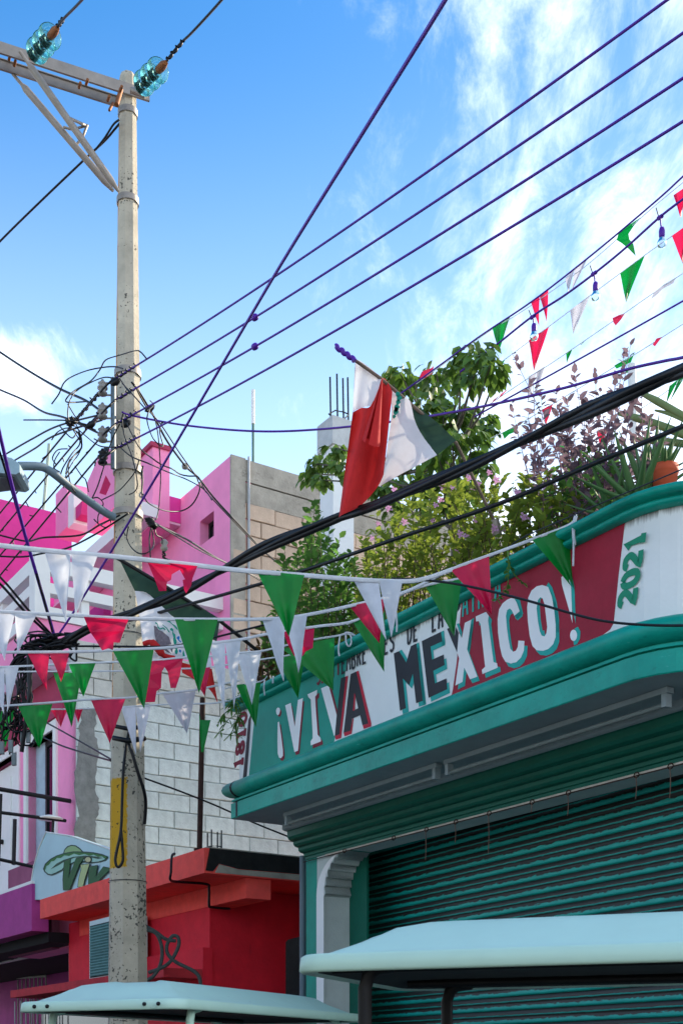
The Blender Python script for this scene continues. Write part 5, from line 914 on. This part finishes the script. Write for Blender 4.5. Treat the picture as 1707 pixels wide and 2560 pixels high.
R_('lowest right bunting of green and red pennants behind plants', [(1150, 1130), (1215, 1100), (1290, 1064), (1400, 998), (1480, 950), (1590, 883), (1707, 809), (1800, 750)], 10.6, 8.8,
  [('g', (1252, 1086), (1296, 1062), 0, dict(torn=[(1254, 1082), (1294, 1060), (1292, 1078), (1272, 1086), (1260, 1098)])), ('r', (1354, 1024), (1382, 1008), (1364, 1064)), ('g', (1534, 918), (1588, 884), 0, dict(torn=[(1534, 914), (1580, 888), (1586, 880), (1576, 906), (1540, 922)])), ('g', (1560, 935), (1582, 912), 0, dict(torn=[(1562, 934), (1570, 914), (1580, 912), (1578, 928)])), ('r', (1632, 860), (1660, 840), 0, dict(torn=[(1630, 862), (1640, 846), (1655, 842), (1648, 850), (1636, 866)]))])
R_('far right bunting low behind the dragon fruit stems', [(1380, 1120), (1500, 1075), (1600, 1022), (1690, 960), (1760, 905)], 11, 9.4, [('g', (1394, 1115), (1432, 1108), (1410, 1150)), ('r', (1490, 1080), (1520, 1066), (1500, 1120)), ('g', (1672, 965), (1718, 930), (1668, 1010), dict(split=(.5, .3, 8))), ('r', (1610, 1100), (1634, 1088), (1618, 1134))])
# string lights
SL_ = thing('string_lights', 'dark festoon cable with clear bulbs across the right sky', 'string lights', P(1484, 684, 9.2), 'string lights')
dS = lerp(1200, 10.2, 1707, 8.4)
MB().tube(spline([P(x, y, dS(x)) for x, y in ((1150, 930), (1240, 862), (1331, 790), (1408, 740), (1484, 684), (1560, 622), (1649, 542), (1707, 497), (1800, 425))], 6), .008, 6).build('cord', VCABLE, SL_)
tag(MB().tube(spline([P(x, y, dS(x) + .02) for x, y in ((1000, 985), (1110, 905), (1207, 835), (1331, 752), (1475, 640), (1630, 510), (1707, 440), (1800, 352))], 6), .0065, 6).build('support_wire', VCABLE), 'dark support wire above the festoon bulbs at right', 'wire')
for x, y, l in ((1331, 792, 46), (1484, 684, 55), (1649, 543, 64), (1205, 890, 40)):
    d = dS(x); k = l / 60
    sc_ = MB().tube([P(x, y, d), P(x + 2, y + 20 * k, d), P(x + 4 * k, y + 28 * k, d)], .006, 5).tube([P(x - 6, y + 4, d), P(x + 6, y - 4, d)], .014, 6).lathe([(0, .02), (.016, .02), (.021, .0), (.021, -.03), (.017, -.05), (0, -.05)], P(x + 4 * k, y + 32 * k, d), Zv, 10).build('socket', VCABLE, SL_)
    MB().lathe([(.013, 0), (.022, -.015), (.031, -.035), (.032, -.05), (.024, -.068), (0, -.078)], P(x + 4 * k, y + 46 * k, d), Zv, 14).build('bulb', CLEAR, sc_)
    MB().tube([P(x - 4, y - 2, d), P(x - 10, y - 22 * k, d)], .004, 4).build('hanger', CABLE, SL_)
wire('lower dark wire climbing right behind the plum leaved shrub', [(1180, 1045, 10.4), (1265, 998, 10.2), (1405, 921, 9.8), (1547, 842, 9.4), (1707, 752, 9), (1800, 698, 8.8)], .007, VCABLE)
wire('thin black wire along the shop coping under the aloe', [(1180, 1420, 7.5), (1260, 1375, 7.2), (1310, 1342, 7.0), (1440, 1285, 6.5), (1600, 1217, 6.0), (1707, 1172, 5.7)], .0035)
tie = thing('white_tie_strings', 'white strings tying the bunting to the shop coping', 'string', P(1435, 1300, 6.9))
for pl, d in (([(1436, 1290), (1431, 1320), (1433, 1360), (1432, 1415)], 6.72), ([(1440, 1290), (1434, 1330), (1437, 1362)], 6.72), ([(850, 1590), (846, 1620), (848, 1640)], 8.5), ([(864, 1582), (865, 1605), (872, 1616), (878, 1606), (876, 1588), (862, 1582), (880, 1584), (898, 1600)], 8.5), ([(662, 1700), (660, 1720), (662, 1738)], 9.3), ([(683, 1690), (682, 1708)], 9.3), ([(990, 1530), (992, 1560), (991, 1580)], 7.9)):
    MB().tube(spline(pw([(x, y, d) for x, y in pl]), 4), .006, 4).build('string', RIB, tie)
# ============================================================ flags
def band(top, bot, d, rip=.03, n=14, m=8, f=3.0, ph=0):
    a = [p for p in spline([Vector((x, y, 0)) for x, y in top], 8)]; c = [p for p in spline([Vector((x, y, 0)) for x, y in bot], 8)]
    def at(l, t): k = t * (len(l) - 1); i = min(int(k), len(l) - 2); return l[i].lerp(l[i + 1], k - i)
    rows = []
    for i in range(n + 1):
        r = []
        for j in range(m + 1):
            q = at(a, i / n).lerp(at(c, i / n), j / m); r.append(P(q.x, q.y, d + rip * math.sin(i / n * f * 3 + j / m * 2 + ph)))
        rows.append(r)
    return MB().grid(rows)
Z1 = zr(780, 840, 400 / 1568)
F1 = thing('mexican_flag', 'green white and red flag with folded red end leaning over the shop roof', 'flag', P(1000, 1100, 7.2), 'green white and red flags')
fp = thing('flag_pole', 'slanted thin pole holding the flag above the shop coping', 'flag pole', P(1248, 1335, 7.75), 'flag poles')
MB().tube(pw([(1252, 1338, 7.75), (1140, 1108, 7.45), (950, 945, 7.2), (838, 866, 7.1)]), .0095, 8).build('pole', mat('weathered_wood_pole', (120, 104, 92), .9, .3, 20), fp)
MB().tube([P(838 + i * 2.1, 866 + i * 1.5, 7.09) + Vector((0, 0, .006 * math.sin(i))) for i in range(24)], [.014 + .0015 * math.sin(i * .9) for i in range(24)], 7).build('wrapping', VCABLE, fp)
MB().tube(pw([(1242, 1338, 7.72), (1236, 1300, 7.7)]), .028, 6).build('bracket', GALV, fp)
band(Z1([(960, 640), (1130, 770), (1260, 880), (1410, 1025)]), Z1([(962, 655), (1015, 860), (1090, 990), (1222, 1166)]), 7.33, .012).build('green_stripe', FG, F1)
band(Z1([(690, 420), (800, 515), (900, 590), (960, 640), (1005, 830), (1085, 985), (1222, 1166)]), Z1([(780, 545), (775, 800), (740, 1050), (700, 1330), (640, 1478), (830, 1375), (1218, 1170)]), 7.27, .015).build('white_stripe', FW, F1)
band(Z1([(420, 260), (450, 235), (540, 290), (690, 415)]), Z1([(398, 748), (430, 725), (500, 700), (585, 680)]), 7.19, .012).build('white_fold', FW, F1)
band(Z1([(398, 748), (480, 705), (578, 678), (690, 410), (787, 545)]), Z1([(262, 1780), (300, 1750), (480, 1660), (640, 1480), (700, 1360)]), 7.20, .045, 22, 14, 3.5).build('red_stripe', FR, F1)
rows = []
for i in range(9):
    v = i / 8; xl = 680 + (492 - 680) * v; xr = 692 + (662 - 692) * v; y = 415 + (1045 - 415) * v; row = []
    for j in range(13):
        a = j / 12 * math.pi * 2 * .93; cx = (xl + xr) / 2; rx = max((xr - xl) / 2, 3); q = Z1([(cx + rx * math.sin(a - .3), y + v * (28 * math.cos(a) + 55 * (xr - xl) / 140 * math.sin(a - .3) * .6))])[0]
        row.append(P(q[0], q[1], 7.06 - rx * .2551 / F * 7.2 * math.cos(a - .3)))
    rows.append(row)
MB().grid(rows).build('rolled_edge', FR, F1)
eb = MB()
for i, (x, y, s) in enumerate(((835, 570, 30), (848, 610, 34), (838, 650, 30), (825, 700, 34), (815, 745, 34), (800, 790, 22), (820, 720, 28))):
    pts = Z1([(x + s * math.cos(q) * (.6 if int(q * 3) % 2 else 1), y + s * .9 * math.sin(q)) for q in [k * math.pi / 5 for k in range(10)]]); eb.sheet([[P(a, b_, 7.235) for a, b_ in pts]])
eb.build('emblem', EMG, F1)
Z6 = zr(300, 1380, 420 / 1568); Z7 = zr(370, 1480, 190 / 1568)
F2 = thing('mexican_flag', 'drooping green white and red flag with eagle emblem beside the pole', 'flag', P(440, 1600, 9.6), 'green white and red flags')
fp2 = thing('flag_pole', 'thin black flag pole slanting from the pole towards the shop corner', 'flag pole', P(645, 1628, 9.9), 'flag poles')
MB().tube(pw([(292, 1394, 9.5), (420, 1470, 9.6), (552, 1554, 9.75), (648, 1630, 9.95)]), .014, 6).build('pole', BLACKM, fp2)
band([(298, 1397), (360, 1434), (460, 1492), (550, 1550)], [(338, 1478), (372, 1485), (430, 1540), (542, 1604)], 9.66, .03).build('green_stripe', FG, F2)
band([(338, 1477), (372, 1486), (430, 1540), (470, 1580), (524, 1606)], [(352, 1560), (368, 1610), (410, 1640), (470, 1650), (530, 1672)], 9.64, .02).build('white_stripe', FW, F2)
band([(352, 1560), (368, 1610), (400, 1630)], [(356, 1600), (372, 1660), (440, 1652)], 9.63, .01).build('white_corner', FW, F2)
band([(452, 1655), (500, 1668), (530, 1672)], [(456, 1682), (520, 1720), (545, 1758)], 9.63, .03, f=2).build('red_stripe', FR, F2)
MB().tube(spline(pw([(360, 1610, 9.58), (378, 1606, 9.56), (394, 1620, 9.56), (412, 1640, 9.58), (440, 1646, 9.6)]), 5), [.02] * 6 + [.03] * 8 + [.02] * 6 + [.006], 10).build('rolled_edge', FR, F2)
def em(pts, m, k): return MB().sheet([[P(x, y, 9.595 - .003 * k) for x, y in Z7(pts)]]).build('emblem', m, F2)
em([(125, 690), (190, 720), (220, 780), (300, 810), (380, 880), (440, 930), (465, 1010), (490, 1080), (380, 1100), (210, 1105), (170, 1020), (140, 880)], EMB, 1)
em([(450, 1130), (515, 1140), (510, 1250), (480, 1220)], EMB, 1); em([(310, 1180), (390, 1175), (490, 1280), (400, 1240)], EMB, 1)
em([(145, 640), (165, 618), (205, 655), (215, 700), (250, 750), (320, 725), (370, 770), (355, 790), (310, 755), (250, 780), (205, 740), (190, 670)], EMG, 2)
em([(300, 660), (345, 700), (400, 740), (460, 835), (430, 830), (380, 750), (310, 690)], EMG, 2)
em([(455, 760), (490, 738), (525, 770), (530, 840), (570, 880), (575, 960), (598, 1010), (590, 1075), (540, 1080), (520, 980), (530, 930), (505, 860), (510, 810), (470, 790)], EMG, 2)
em([(390, 605), (450, 582), (480, 630), (520, 665), (560, 685), (610, 740), (620, 780), (670, 840), (720, 920), (700, 930), (650, 860), (630, 800), (560, 740), (530, 700), (490, 660), (440, 625)], EMG, 2)
em([(590, 950), (625, 905), (660, 920), (650, 990), (690, 1020), (685, 1050), (640, 1010)], EMU, 2); em([(545, 1155), (620, 1150), (610, 1180), (625, 1230), (600, 1290), (560, 1270), (555, 1210), (580, 1185)], EMG, 2)
em([(640, 1180), (690, 1200), (685, 1260), (670, 1240), (650, 1250)], EMU, 2); em([(720, 1000), (770, 1030), (765, 1060), (725, 1055)], EMG, 2); em([(735, 1200), (760, 1280), (770, 1330), (640, 1340), (720, 1320), (715, 1260)], EMG, 2)

# ============================================================ roof plants
def leaf_mesh(name, m, l, w, cup=.12, droop=.18):
    v = [(0, 0, 0), (l * .3, -w, cup * w), (l * .3, w, cup * w), (l * .32, 0, -.02 * l), (l * .68, -w * .8, cup * w - droop * l * .4), (l * .68, w * .8, cup * w - droop * l * .4), (l * .7, 0, -droop * l * .45), (l, 0, -droop * l)]
    b = MB().add([Vector(p) for p in v], [(0, 1, 3), (0, 3, 2), (1, 4, 6, 3), (3, 6, 5, 2), (4, 7, 6), (6, 7, 5)], 0, True); return b, b.mesh(name, m)
def leaf_mat(o, d, up, s):
    x = d.normalized(); y = up.cross(x); y = y.normalized() if y.length > 1e-4 else x.orthogonal().normalized(); z = x.cross(y)
    m = Matrix((x * s, y * s, z * s)).transposed().to_4x4(); m.translation = o; return m
def foliage(parent, leaves, lb, lm, m, limit=300):
    """leaves: list of matrices; the nearest ones stay separate pieces, the rest is one mass"""
    leaves.sort(key=lambda q: (q.translation - camo.location).length / max(q.to_scale().x, .01))
    for q in leaves[:limit]: place(lm, 'leaf', parent, q)
    rest = leaves[limit:]
    if rest:
        b = MB()
        for q in rest: b.add([q @ p for p in lb.v], lb.f, 0, True)
        o = b.build('foliage', m, parent); o['kind'] = 'stuff'
def inpoly(x, y, pl):
    c = False; j = len(pl) - 1
    for i in range(len(pl)):
        if (pl[i][1] > y) != (pl[j][1] > y) and x < (pl[j][0] - pl[i][0]) * (y - pl[i][1]) / (pl[j][1] - pl[i][1]) + pl[i][0]: c = not c
        j = i
    return c
def rnd_in(pl, r):
    xs = [p[0] for p in pl]; ys = [p[1] for p in pl]
    while True:
        x, y = r.uniform(min(xs), max(xs)), r.uniform(min(ys), max(ys))
        if inpoly(x, y, pl): return x, y
def face_depth(x): 
    rx = (x - CX) / F; return (C0.dot(W)) / (rx * W.x + W.y)
def shrub(name, lab, region, root_x, n, m, lw, per, seed, dmin=.25, dmax=1.0, stem_m=None, droop=.2, stems_r=.006, twist=.35, limit=300, erect=.5):
    r = random.Random(seed); c = [sum(p[i] for p in region) / len(region) for i in (0, 1)]
    t = thing(name, lab, 'plant', L(sa(onA(c[0], c[1], .6))[0], .6, 4.3)); lb, lm = leaf_mesh('leaf', m, lw[0], lw[1]); lv = []; st = MB()
    for i in range(n):
        x, y = rnd_in(region, r); a = r.uniform(dmin, dmax); tip = onA(x, y, a); rx = root_x[0] + (root_x[1] - root_x[0]) * min(max((x - min(p[0] for p in region)) / (max(p[0] for p in region) - min(p[0] for p in region)) + r.uniform(-.2, .2), 0), 1)
        s0 = sa(onA(rx, 1500, a))[0]; root = L(s0, a + r.uniform(-.1, .1), 4.33)
        if tip.z < root.z + .05: root = tip + Vector((r.uniform(-.1, .1), r.uniform(0, .1), -.12))
        mid = root.lerp(tip, .5) + Vector((r.uniform(-.1, .1), r.uniform(-.1, .1), r.uniform(0, .12))); pts = spline([root, mid, tip], 5)
        st.tube(pts, [stems_r * (1.2 - .9 * k / 10) for k in range(len(pts))], 4)
        for k in range(per):
            q = .35 + .65 * (k + r.random()) / per; i0 = q * (len(pts) - 1); j = min(int(i0), len(pts) - 2); p = pts[j].lerp(pts[j + 1], i0 - j); ax = (pts[j + 1] - pts[j]).normalized()
            an = r.uniform(0, 6.28); rad = Vector((math.cos(an), math.sin(an), r.uniform(-.3, .5))); d = (ax * erect + rad * (1 - erect * .5)).normalized()
            lv.append(leaf_mat(p + d * .004, d, Vector((r.uniform(-twist, twist), r.uniform(-twist, twist), 1)), r.uniform(.6, 1.25)))
    st.build('stems', stem_m or STEM, t); foliage(t, lv, lb, lm, m, limit); return t
# small-leaved shrubs along the parapet
shrub('leafy_shrub', 'dark green leafy shrub at the left end of the shop roof', [(655, 1560), (680, 1440), (700, 1380), (760, 1300), (800, 1220), (840, 1330), (920, 1420), (1000, 1440), (990, 1490), (900, 1545), (800, 1590), (700, 1640)], (690, 980), 165, LEAFD, (.074, .024), 22, 1, .22, 1.1, stems_r=.0045)
shrub('flowering_shrub', 'yellow green flowering shrub spilling along the middle of the shop coping', [(880, 1400), (870, 1330), (930, 1300), (960, 1230), (1050, 1215), (1120, 1180), (1200, 1195), (1300, 1190), (1400, 1180), (1440, 1230), (1400, 1270), (1280, 1320), (1150, 1390), (1000, 1460)], (900, 1420), 175, LEAFY, (.062, .020), 22, 2, .22, .9, droop=.1, stems_r=.004)
fl = thing('flower_clusters', 'small pale pink flower heads on the yellow green shrub', 'flowers', onA(1150, 1200, .3)); rf = random.Random(5)
fpos = [(1105, 1215), (1130, 1220), (1172, 1195), (1222, 1182), (1088, 1262), (1080, 1300), (1180, 1230), (1010, 1305), (1195, 1212), (945, 1310), (930, 1345), (1150, 1335), (1165, 1342), (1100, 1250), (1240, 1200), (1290, 1230), (1140, 1380), (985, 1225), (1360, 1215)] + [(rf.uniform(960, 1330), rf.uniform(1220, 1330)) for i in range(6)]
fb = MB()
for i in range(9):
    a = i * 2.4; rr = .004 + .0022 * i; o = Vector((rr * math.cos(a), rr * math.sin(a), .008 - rr * .3)); fb.add([o + Vector((.007 * math.cos(q), .007 * math.sin(q), .002 * (j % 2))) for j, q in enumerate([k * math.pi / 3 for k in range(6)])], [(0, 1, 2, 3, 4, 5)])
fm = fb.mesh('flower', FLOW)
for x, y in fpos: place(fm, 'flower', fl, frame_mat(onA(x, y, rf.uniform(.18, .3)), Vector((1, 0, 0)), Vector((0, .5, -.85)), Vector((0, .85, .5))) @ Matrix.Rotation(rf.uniform(-.6, .6), 4, 'X') @ Matrix.Scale(rf.uniform(.8, 1.25), 4))
shrub('plum_shrub', 'tall sparse plum leaved shrub against bright cloud at the right', [(1275, 870), (1310, 860), (1370, 960), (1440, 930), (1540, 870), (1580, 860), (1600, 930), (1660, 1000), (1650, 1120), (1560, 1200), (1440, 1230), (1330, 1160), (1280, 1060), (1250, 960)], (1420, 1560), 62, LEAFP, (.058, .017), 26, 4, .3, 1.0, stem_m=mat('plum_stem', (112, 76, 100), .8), droop=.3, stems_r=.0042)
shrub('fine_shrub', 'fine green undergrowth between the plum shrub and the aloe', [(1330, 1230), (1400, 1150), (1480, 1120), (1560, 1130), (1560, 1230), (1460, 1275), (1350, 1300)], (1380, 1540), 90, LEAFD, (.05, .016), 18, 9, .3, 1.1)
shrub('croton_plant', 'reddish leaved plant at the far left end of the shop roof', [(640, 1620), (655, 1575), (690, 1560), (700, 1610), (680, 1670), (650, 1680)], (650, 700), 24, mat('croton_leaf', (112, 84, 44), .5, .5, 2, rnd=.4, trans=.3), (.075, .016), 9, 12, .3, .5)
# tree with broad leaves
TR = thing('broadleaf_tree', 'broad leaved tree rising behind the flag from the shop roof', 'tree', onA(1128, 1400, 2.1)); rr_ = random.Random(9)
lb, lm = leaf_mesh('leaf', LEAF, .105, .033, .1, .3); lv = []; AT = 2.0
tk = spline([onA(1135, 1480, AT), onA(1140, 1380, AT), onA(1128, 1290, AT), onA(1118, 1200, AT), onA(1110, 1130, AT)], 5); trunk = MB().tube(tk, [.055 - .0016 * i for i in range(len(tk))], 9).build('trunk', TREET, TR)
clus = [(1165, 885, 42), (1200, 880, 40), (1225, 915, 42), (1150, 925, 36), (1180, 940, 32), (1240, 935, 24), (1000, 935, 34), (975, 945, 28), (1035, 945, 26), (1090, 930, 40), (1065, 960, 30), (1000, 965, 22), (1110, 985, 36), (1060, 1010, 40), (1110, 1040, 50), (1160, 1030, 44), (1200, 1050, 34), (1060, 1070, 44), (1130, 1090, 48), (1180, 1105, 38), (1215, 1075, 26), (1090, 1130, 46), (1150, 1150, 44), (1010, 1120, 40), (1200, 1160, 30), (1060, 1180, 46), (1000, 1200, 40), (1110, 1210, 44), (1170, 1215, 36), (960, 1220, 30), (790, 1160, 30), (775, 1185, 26), (815, 1150, 30), (840, 1120, 26), (850, 1165, 30), (800, 1200, 20), (900, 1190, 30), (930, 1170, 34), (1060, 1240, 34), (980, 1265, 26), (1125, 1255, 30)]
for x, y, r in clus:
    a = AT + rr_.uniform(-.45, .35); ce = onA(x, y, a); sc_ = ce.y / F
    j = min(range(len(tk)), key=lambda i: abs(tk[i].z - (ce.z - .35))); st0 = tk[j]; md = st0.lerp(ce, .55) + Vector((rr_.uniform(-.05, .05), 0, -.08)); bl_ = spline([st0, md, ce], 4); MB().tube(bl_, [.016 - .0013 * i for i in range(len(bl_))], 5).build('branch', TREET, trunk)
    for k in range(int(8 + r * .62)):
        d = Vector((rr_.gauss(0, 1), rr_.gauss(0, 1), rr_.gauss(0, .8))).normalized(); o = ce + Vector((d.x, d.y * .8, d.z)) * r * sc_ * rr_.uniform(.25, 1.0)
        dd = Vector((d.x * .8, d.y * .8, -.55 + rr_.uniform(-.3, .4))); lv.append(leaf_mat(o, dd, Vector((rr_.uniform(-.4, .4), rr_.uniform(-.4, .4), 1)), rr_.uniform(.8, 1.35)))
foliage(TR, lv, lb, lm, LEAF)
# aloes, pot, dragon fruit
def blade(mb, o, d, up, l, w, curl, m=0):
    rows = []; d = d.normalized(); side = d.cross(up).normalized()
    for i in range(8):
        t = i / 7; c = o + d * l * t + up * curl * l * t * t; ww = w * (1 - t) ** .75 * (1 if t > .12 else .8 + t) + .0008; nrm_ = side.cross(d).normalized()
        rows.append([c - side * ww + nrm_ * ww * .45, c - side * ww * .5 - nrm_ * ww * .1, c - nrm_ * ww * .3, c + side * ww * .5 - nrm_ * ww * .1, c + side * ww + nrm_ * ww * .45, c + nrm_ * ww * .18])
    return mb.grid(rows, m, True, True)
def aloe(lab, o, n, l, w, seed, tilt=(.2, 1.2), back=False):
    t = thing('aloe_plant', lab, 'plant', o, 'aloe plants on the roof'); r = random.Random(seed)
    for i in range(n):
        an = i * 2.4 + r.uniform(-.3, .3); el = tilt[1] - (tilt[1] - tilt[0]) * i / n + r.uniform(-.1, .1)
        blade(MB(), o + Vector((math.cos(an), math.sin(an), 0)) * .02, Vector((math.cos(an) * math.cos(el), math.sin(an) * math.cos(el), math.sin(el))), Zv, l * r.uniform(.75, 1.1), w * r.uniform(.85, 1.1), r.uniform(.0, .18)).build('leaf', ALOE, t)
aloe('big spiky aloe fanning out behind the coping corner', onA(1590, 1262, .33), 18, .40, .030, 1, (.15, 1.4)); aloe('smaller spiky aloe left of the big one, low on the coping', onA(1530, 1290, .3), 12, .30, .024, 2, (.1, 1.1)); aloe('tall spiky aloe between the big one and the clay pot', onA(1618, 1240, .5), 12, .36, .03, 3, (.6, 1.5))
po = onA(1660, 1214, .42); pt = thing('clay_pot', 'terracotta flower pot on the rounded corner of the shop coping', 'pot', po)
hh = onA(1660, 1168, .42).z - po.z; R0 = 35 / F * po.y
MB().lathe([(0, -.12), (R0 * .62, -.12), (R0 * .93, hh - .045), (R0 * .97, hh - .04), (R0, hh - .035), (R0, hh), (R0 * .94, hh), (R0 * .9, hh - .03), (0, hh - .03)], po, Zv, 28).build('body', TERRA, pt)
MB().lathe([(R0 * .9, hh - .02), (0, hh - .008)], po, Zv, 20).build('soil', mat('dark_soil', (44, 36, 30), .95), pt)
aloe('dark little aloe growing in the terracotta pot', po + Zv * (hh - .02), 16, .15, .018, 5, (.2, 1.3))
df = thing('dragon_fruit_plant', 'thick pale green arching stems at the right edge above the pot', 'plant', onA(1720, 1130, 1.0))
for pl, r in (([(1592, 978), (1640, 1002), (1707, 1040), (1760, 1070)], .022), ([(1545, 1034), (1600, 1048), (1660, 1068), (1707, 1086), (1770, 1110)], .024), ([(1575, 1098), (1630, 1102), (1707, 1110), (1770, 1125)], .022), ([(1636, 1026), (1670, 1034), (1707, 1050), (1750, 1070)], .012)):
    pp = spline([onA(x, y, .9) for x, y in pl], 5); MB().tube(pp, [r * (.45 + .55 * min(1, i / 5)) for i in range(len(pp))], 5).build('stem', mat('dragon_stem_green', (128, 142, 84), .6, .2, 5), df)
tag(MB().tube([onA(1583, 1100, 1.7), onA(1578, 912, 1.7)], .028, 8).build('white_post', HWHITE), 'white post standing among the plum shrub leaves', 'post')
# trailing vines
def vine(lab, strands, m, lw, seed, dep, per=14):
    r = random.Random(seed); t = thing('trailing_vine', lab, 'plant', P(*strands[0][0], dep)); lb2, lm2 = leaf_mesh('leaf', m, *lw); lv2 = []; s_ = MB()
    for stn in strands:
        pts = spline([P(x, y, dep + r.uniform(-.03, .03)) for x, y in stn], 5); s_.tube(pts, .0035, 4)
        for k in range(per): i0 = r.uniform(.2, 1) * (len(pts) - 1.01); j = int(i0); d = Vector((r.uniform(-1, 1), r.uniform(-1, 1), r.uniform(-.9, .3))); lv2.append(leaf_mat(pts[j].lerp(pts[j + 1], i0 - j), d, Vector((r.uniform(-.3, .3), r.uniform(-.3, .3), 1)), r.uniform(.7, 1.2)))
    s_.build('stems', m, t); foliage(t, lv2, lb2, lm2, m)
vine('thin leaved vine trailing from the left end of the shop coping', [[(596, 1772), (585, 1790), (570, 1800), (552, 1830)], [(600, 1770), (592, 1800), (580, 1830), (560, 1852)], [(598, 1765), (575, 1775), (555, 1790), (545, 1812)], [(603, 1775), (598, 1810), (590, 1840)], [(590, 1740), (578, 1755), (566, 1770)], [(600, 1730), (592, 1745), (585, 1765)]], LEAFD, (.085, .009), 3, 9.55, 12)
vine('small green vine hanging over the crimson sign field', [[(1268, 1378), (1272, 1410), (1288, 1440), (1310, 1460)], [(1270, 1380), (1270, 1430), (1266, 1470), (1240, 1500)]], LEAFD, (.03, .012), 4, 7.15, 14)

# ============================================================ golf carts
def cart(lab, c1, e1, e2, w, l, zb, seed, post_m, near_post, screws=(.12, .2, .78, .86)):
    """roof corner c1 nearest the camera, e1 along the width, e2 along the length"""
    t = thing('golf_cart', lab, 'golf cart', (c1.x + (e1 * w / 2 + e2 * l / 2).x, c1.y + (e1 * w / 2 + e2 * l / 2).y, 0), 'golf carts parked in the street')
    ce = c1 + e1 * w / 2 + e2 * l / 2
    def ringp(ins, z, n=13, k=None):
        hw, hl = w / 2 - ins, l / 2 - ins; rc = max(.11 - ins * .3, .05); out = []
        for qx, qy, a0 in ((1, 1, 0), (-1, 1, 90), (-1, -1, 180), (1, -1, 270)):
            for i in range(n):
                a = math.radians(a0 + 90 * i / (n - 1)); x = qx * (hw - rc) + rc * math.cos(a); y = qy * (hl - rc) + rc * math.sin(a); out.append((x, y))
        return [Vector((ce.x, ce.y, zb)) + e1 * x + e2 * y + Zv * (z(x, y) if callable(z) else z) for x, y in out]
    def sm(a, b_, v): v = min(max((v - a) / (b_ - a), 0), 1); return v * v * (3 - 2 * v)
    def dome(h): return lambda x, y: h + .032 * sm(.10, .16, abs(x)) * (1 - sm(.30, .36, abs(x))) * sm(.05, .4, l / 2 - abs(y)) - .03 * sm(.5, 1, abs(y) / (l / 2))
    b = MB(); b.grid([ringp(.05, .006), ringp(.008, 0), ringp(0, .008), ringp(.004, .052), ringp(.014, .060)], 0, True, True)
    b.grid([ringp(.014, .060), ringp(.07, .066), ringp(.09, .075), ringp(.15, dome(.125)), ringp(.20, dome(.145)), ringp(.26, dome(.155)), ringp(.33, dome(.16)), ringp(.40, dome(.165)), ringp(.47, dome(.167))], 0, True, True)
    k = ringp(.47, dome(.167)); b.add(k, [tuple(range(len(k)))], 0, True)
    rf_ = b.build('roof', CARTW, t)
    MB().grid([ringp(.05, .006), ringp(.07, .03), ringp(.4, .045)], 0, True, True).add(ringp(.4, .045), [tuple(range(52))]).build('roof_lining', CARTD, t)
    for x in (-.36, .36): MB().tube([Vector((ce.x, ce.y, zb + .02)) + e1 * x * w + e2 * (-l * .46), Vector((ce.x, ce.y, zb + .02)) + e1 * x * w + e2 * (l * .46)], .018, 6).build('roof_rail', BLACKM, t)
    for q in screws:
        o = c1 + e1 * w * q - e2 * .001; MB().lathe([(.011, -.004), (.011, .006), (0, .008)], Vector((o.x, o.y, zb + .03)), -e2, 8).build('screw', BLACKM, rf_)
    g0 = Vector((ce.x, ce.y, 0))
    for x, y in ((-.42, -.40), (.42, -.40), (-.42, .38), (.42, .38)):
        top = g0 + e1 * x * w + e2 * y * l + Zv * (zb + .02); mt = near_post if (x < 0 and y < 0) else post_m
        sgn = 1 if y > 0 else -1; MB().tube([top - e2 * .10 * sgn, top - e2 * .04 * sgn - Zv * .008, top - e2 * .012 * sgn - Zv * .028, top - Zv * .07, top - Zv * .4, g0 + e1 * x * w + e2 * y * l + Zv * .75], .024, 8).build('post', mt, t)
    bw = w * .42
    MB().box(g0 + Zv * .36, e1 * bw, e2 * l * .40, Zv * .06).build('chassis', BLACKM, t)
    MB().box(g0 + Zv * .62 + e2 * l * .12, e1 * bw * .95, e2 * .24, Zv * .10).box(g0 + Zv * .9 + e2 * l * .23, e1 * bw * .95, e2 * .05, Zv * .24).build('seat', mat('beige_seat_vinyl', (190, 180, 160), .6), t)
    MB().prism([g0 - e1 * bw + e2 * y * l + Zv * z for y, z in ((-.46, .4), (-.46, .66), (-.36, .86), (-.3, .86), (-.28, .42))], e1 * bw * 2).build('front_cowl', CARTW, t)
    for x in (-1, 1):
        for y in (-.33, .33):
            o = g0 + e1 * x * w * .40 + e2 * y * l + Zv * .23; wh = MB().lathe([(.12, -.07), (.2, -.075), (.23, -.05), (.23, .05), (.2, .075), (.12, .07)], o, e1, 20).build('wheel', mat('black_tyre', (22, 22, 22), .8), t); MB().lathe([(0, -.06), (.12, -.065), (.12, .065), (0, .06)], o, e1, 14).build('rim', GALV, wh)
    return t
zr_ = 1.9
cA = P(450, 2522, 6.75); e2 = (P(905, 2556, 8.95) - cA); e2.z = 0; e2.normalize(); e1 = Vector((-e2.y, e1_ := e2.x, 0)) if False else Vector((-e2.y, e2.x, 0))
cart('pale golf cart roof in front of the coral building and pole', cA, e1, e2, 1.12, 2.5, zr_, 1, CARTW, CARTW)
cB = P(722, 2433, 4.10); e2b = (P(1707, 2404, 3.66) - cB); e2b.z = 0; e2b.normalize(); e1b = Vector((-e2b.y, e2b.x, 0))
cart('pale golf cart roof in front of the green roller shutter', cB, e1b, e2b, 1.15, 2.3, zr_, 2, BLACKM, BLACKM, ())
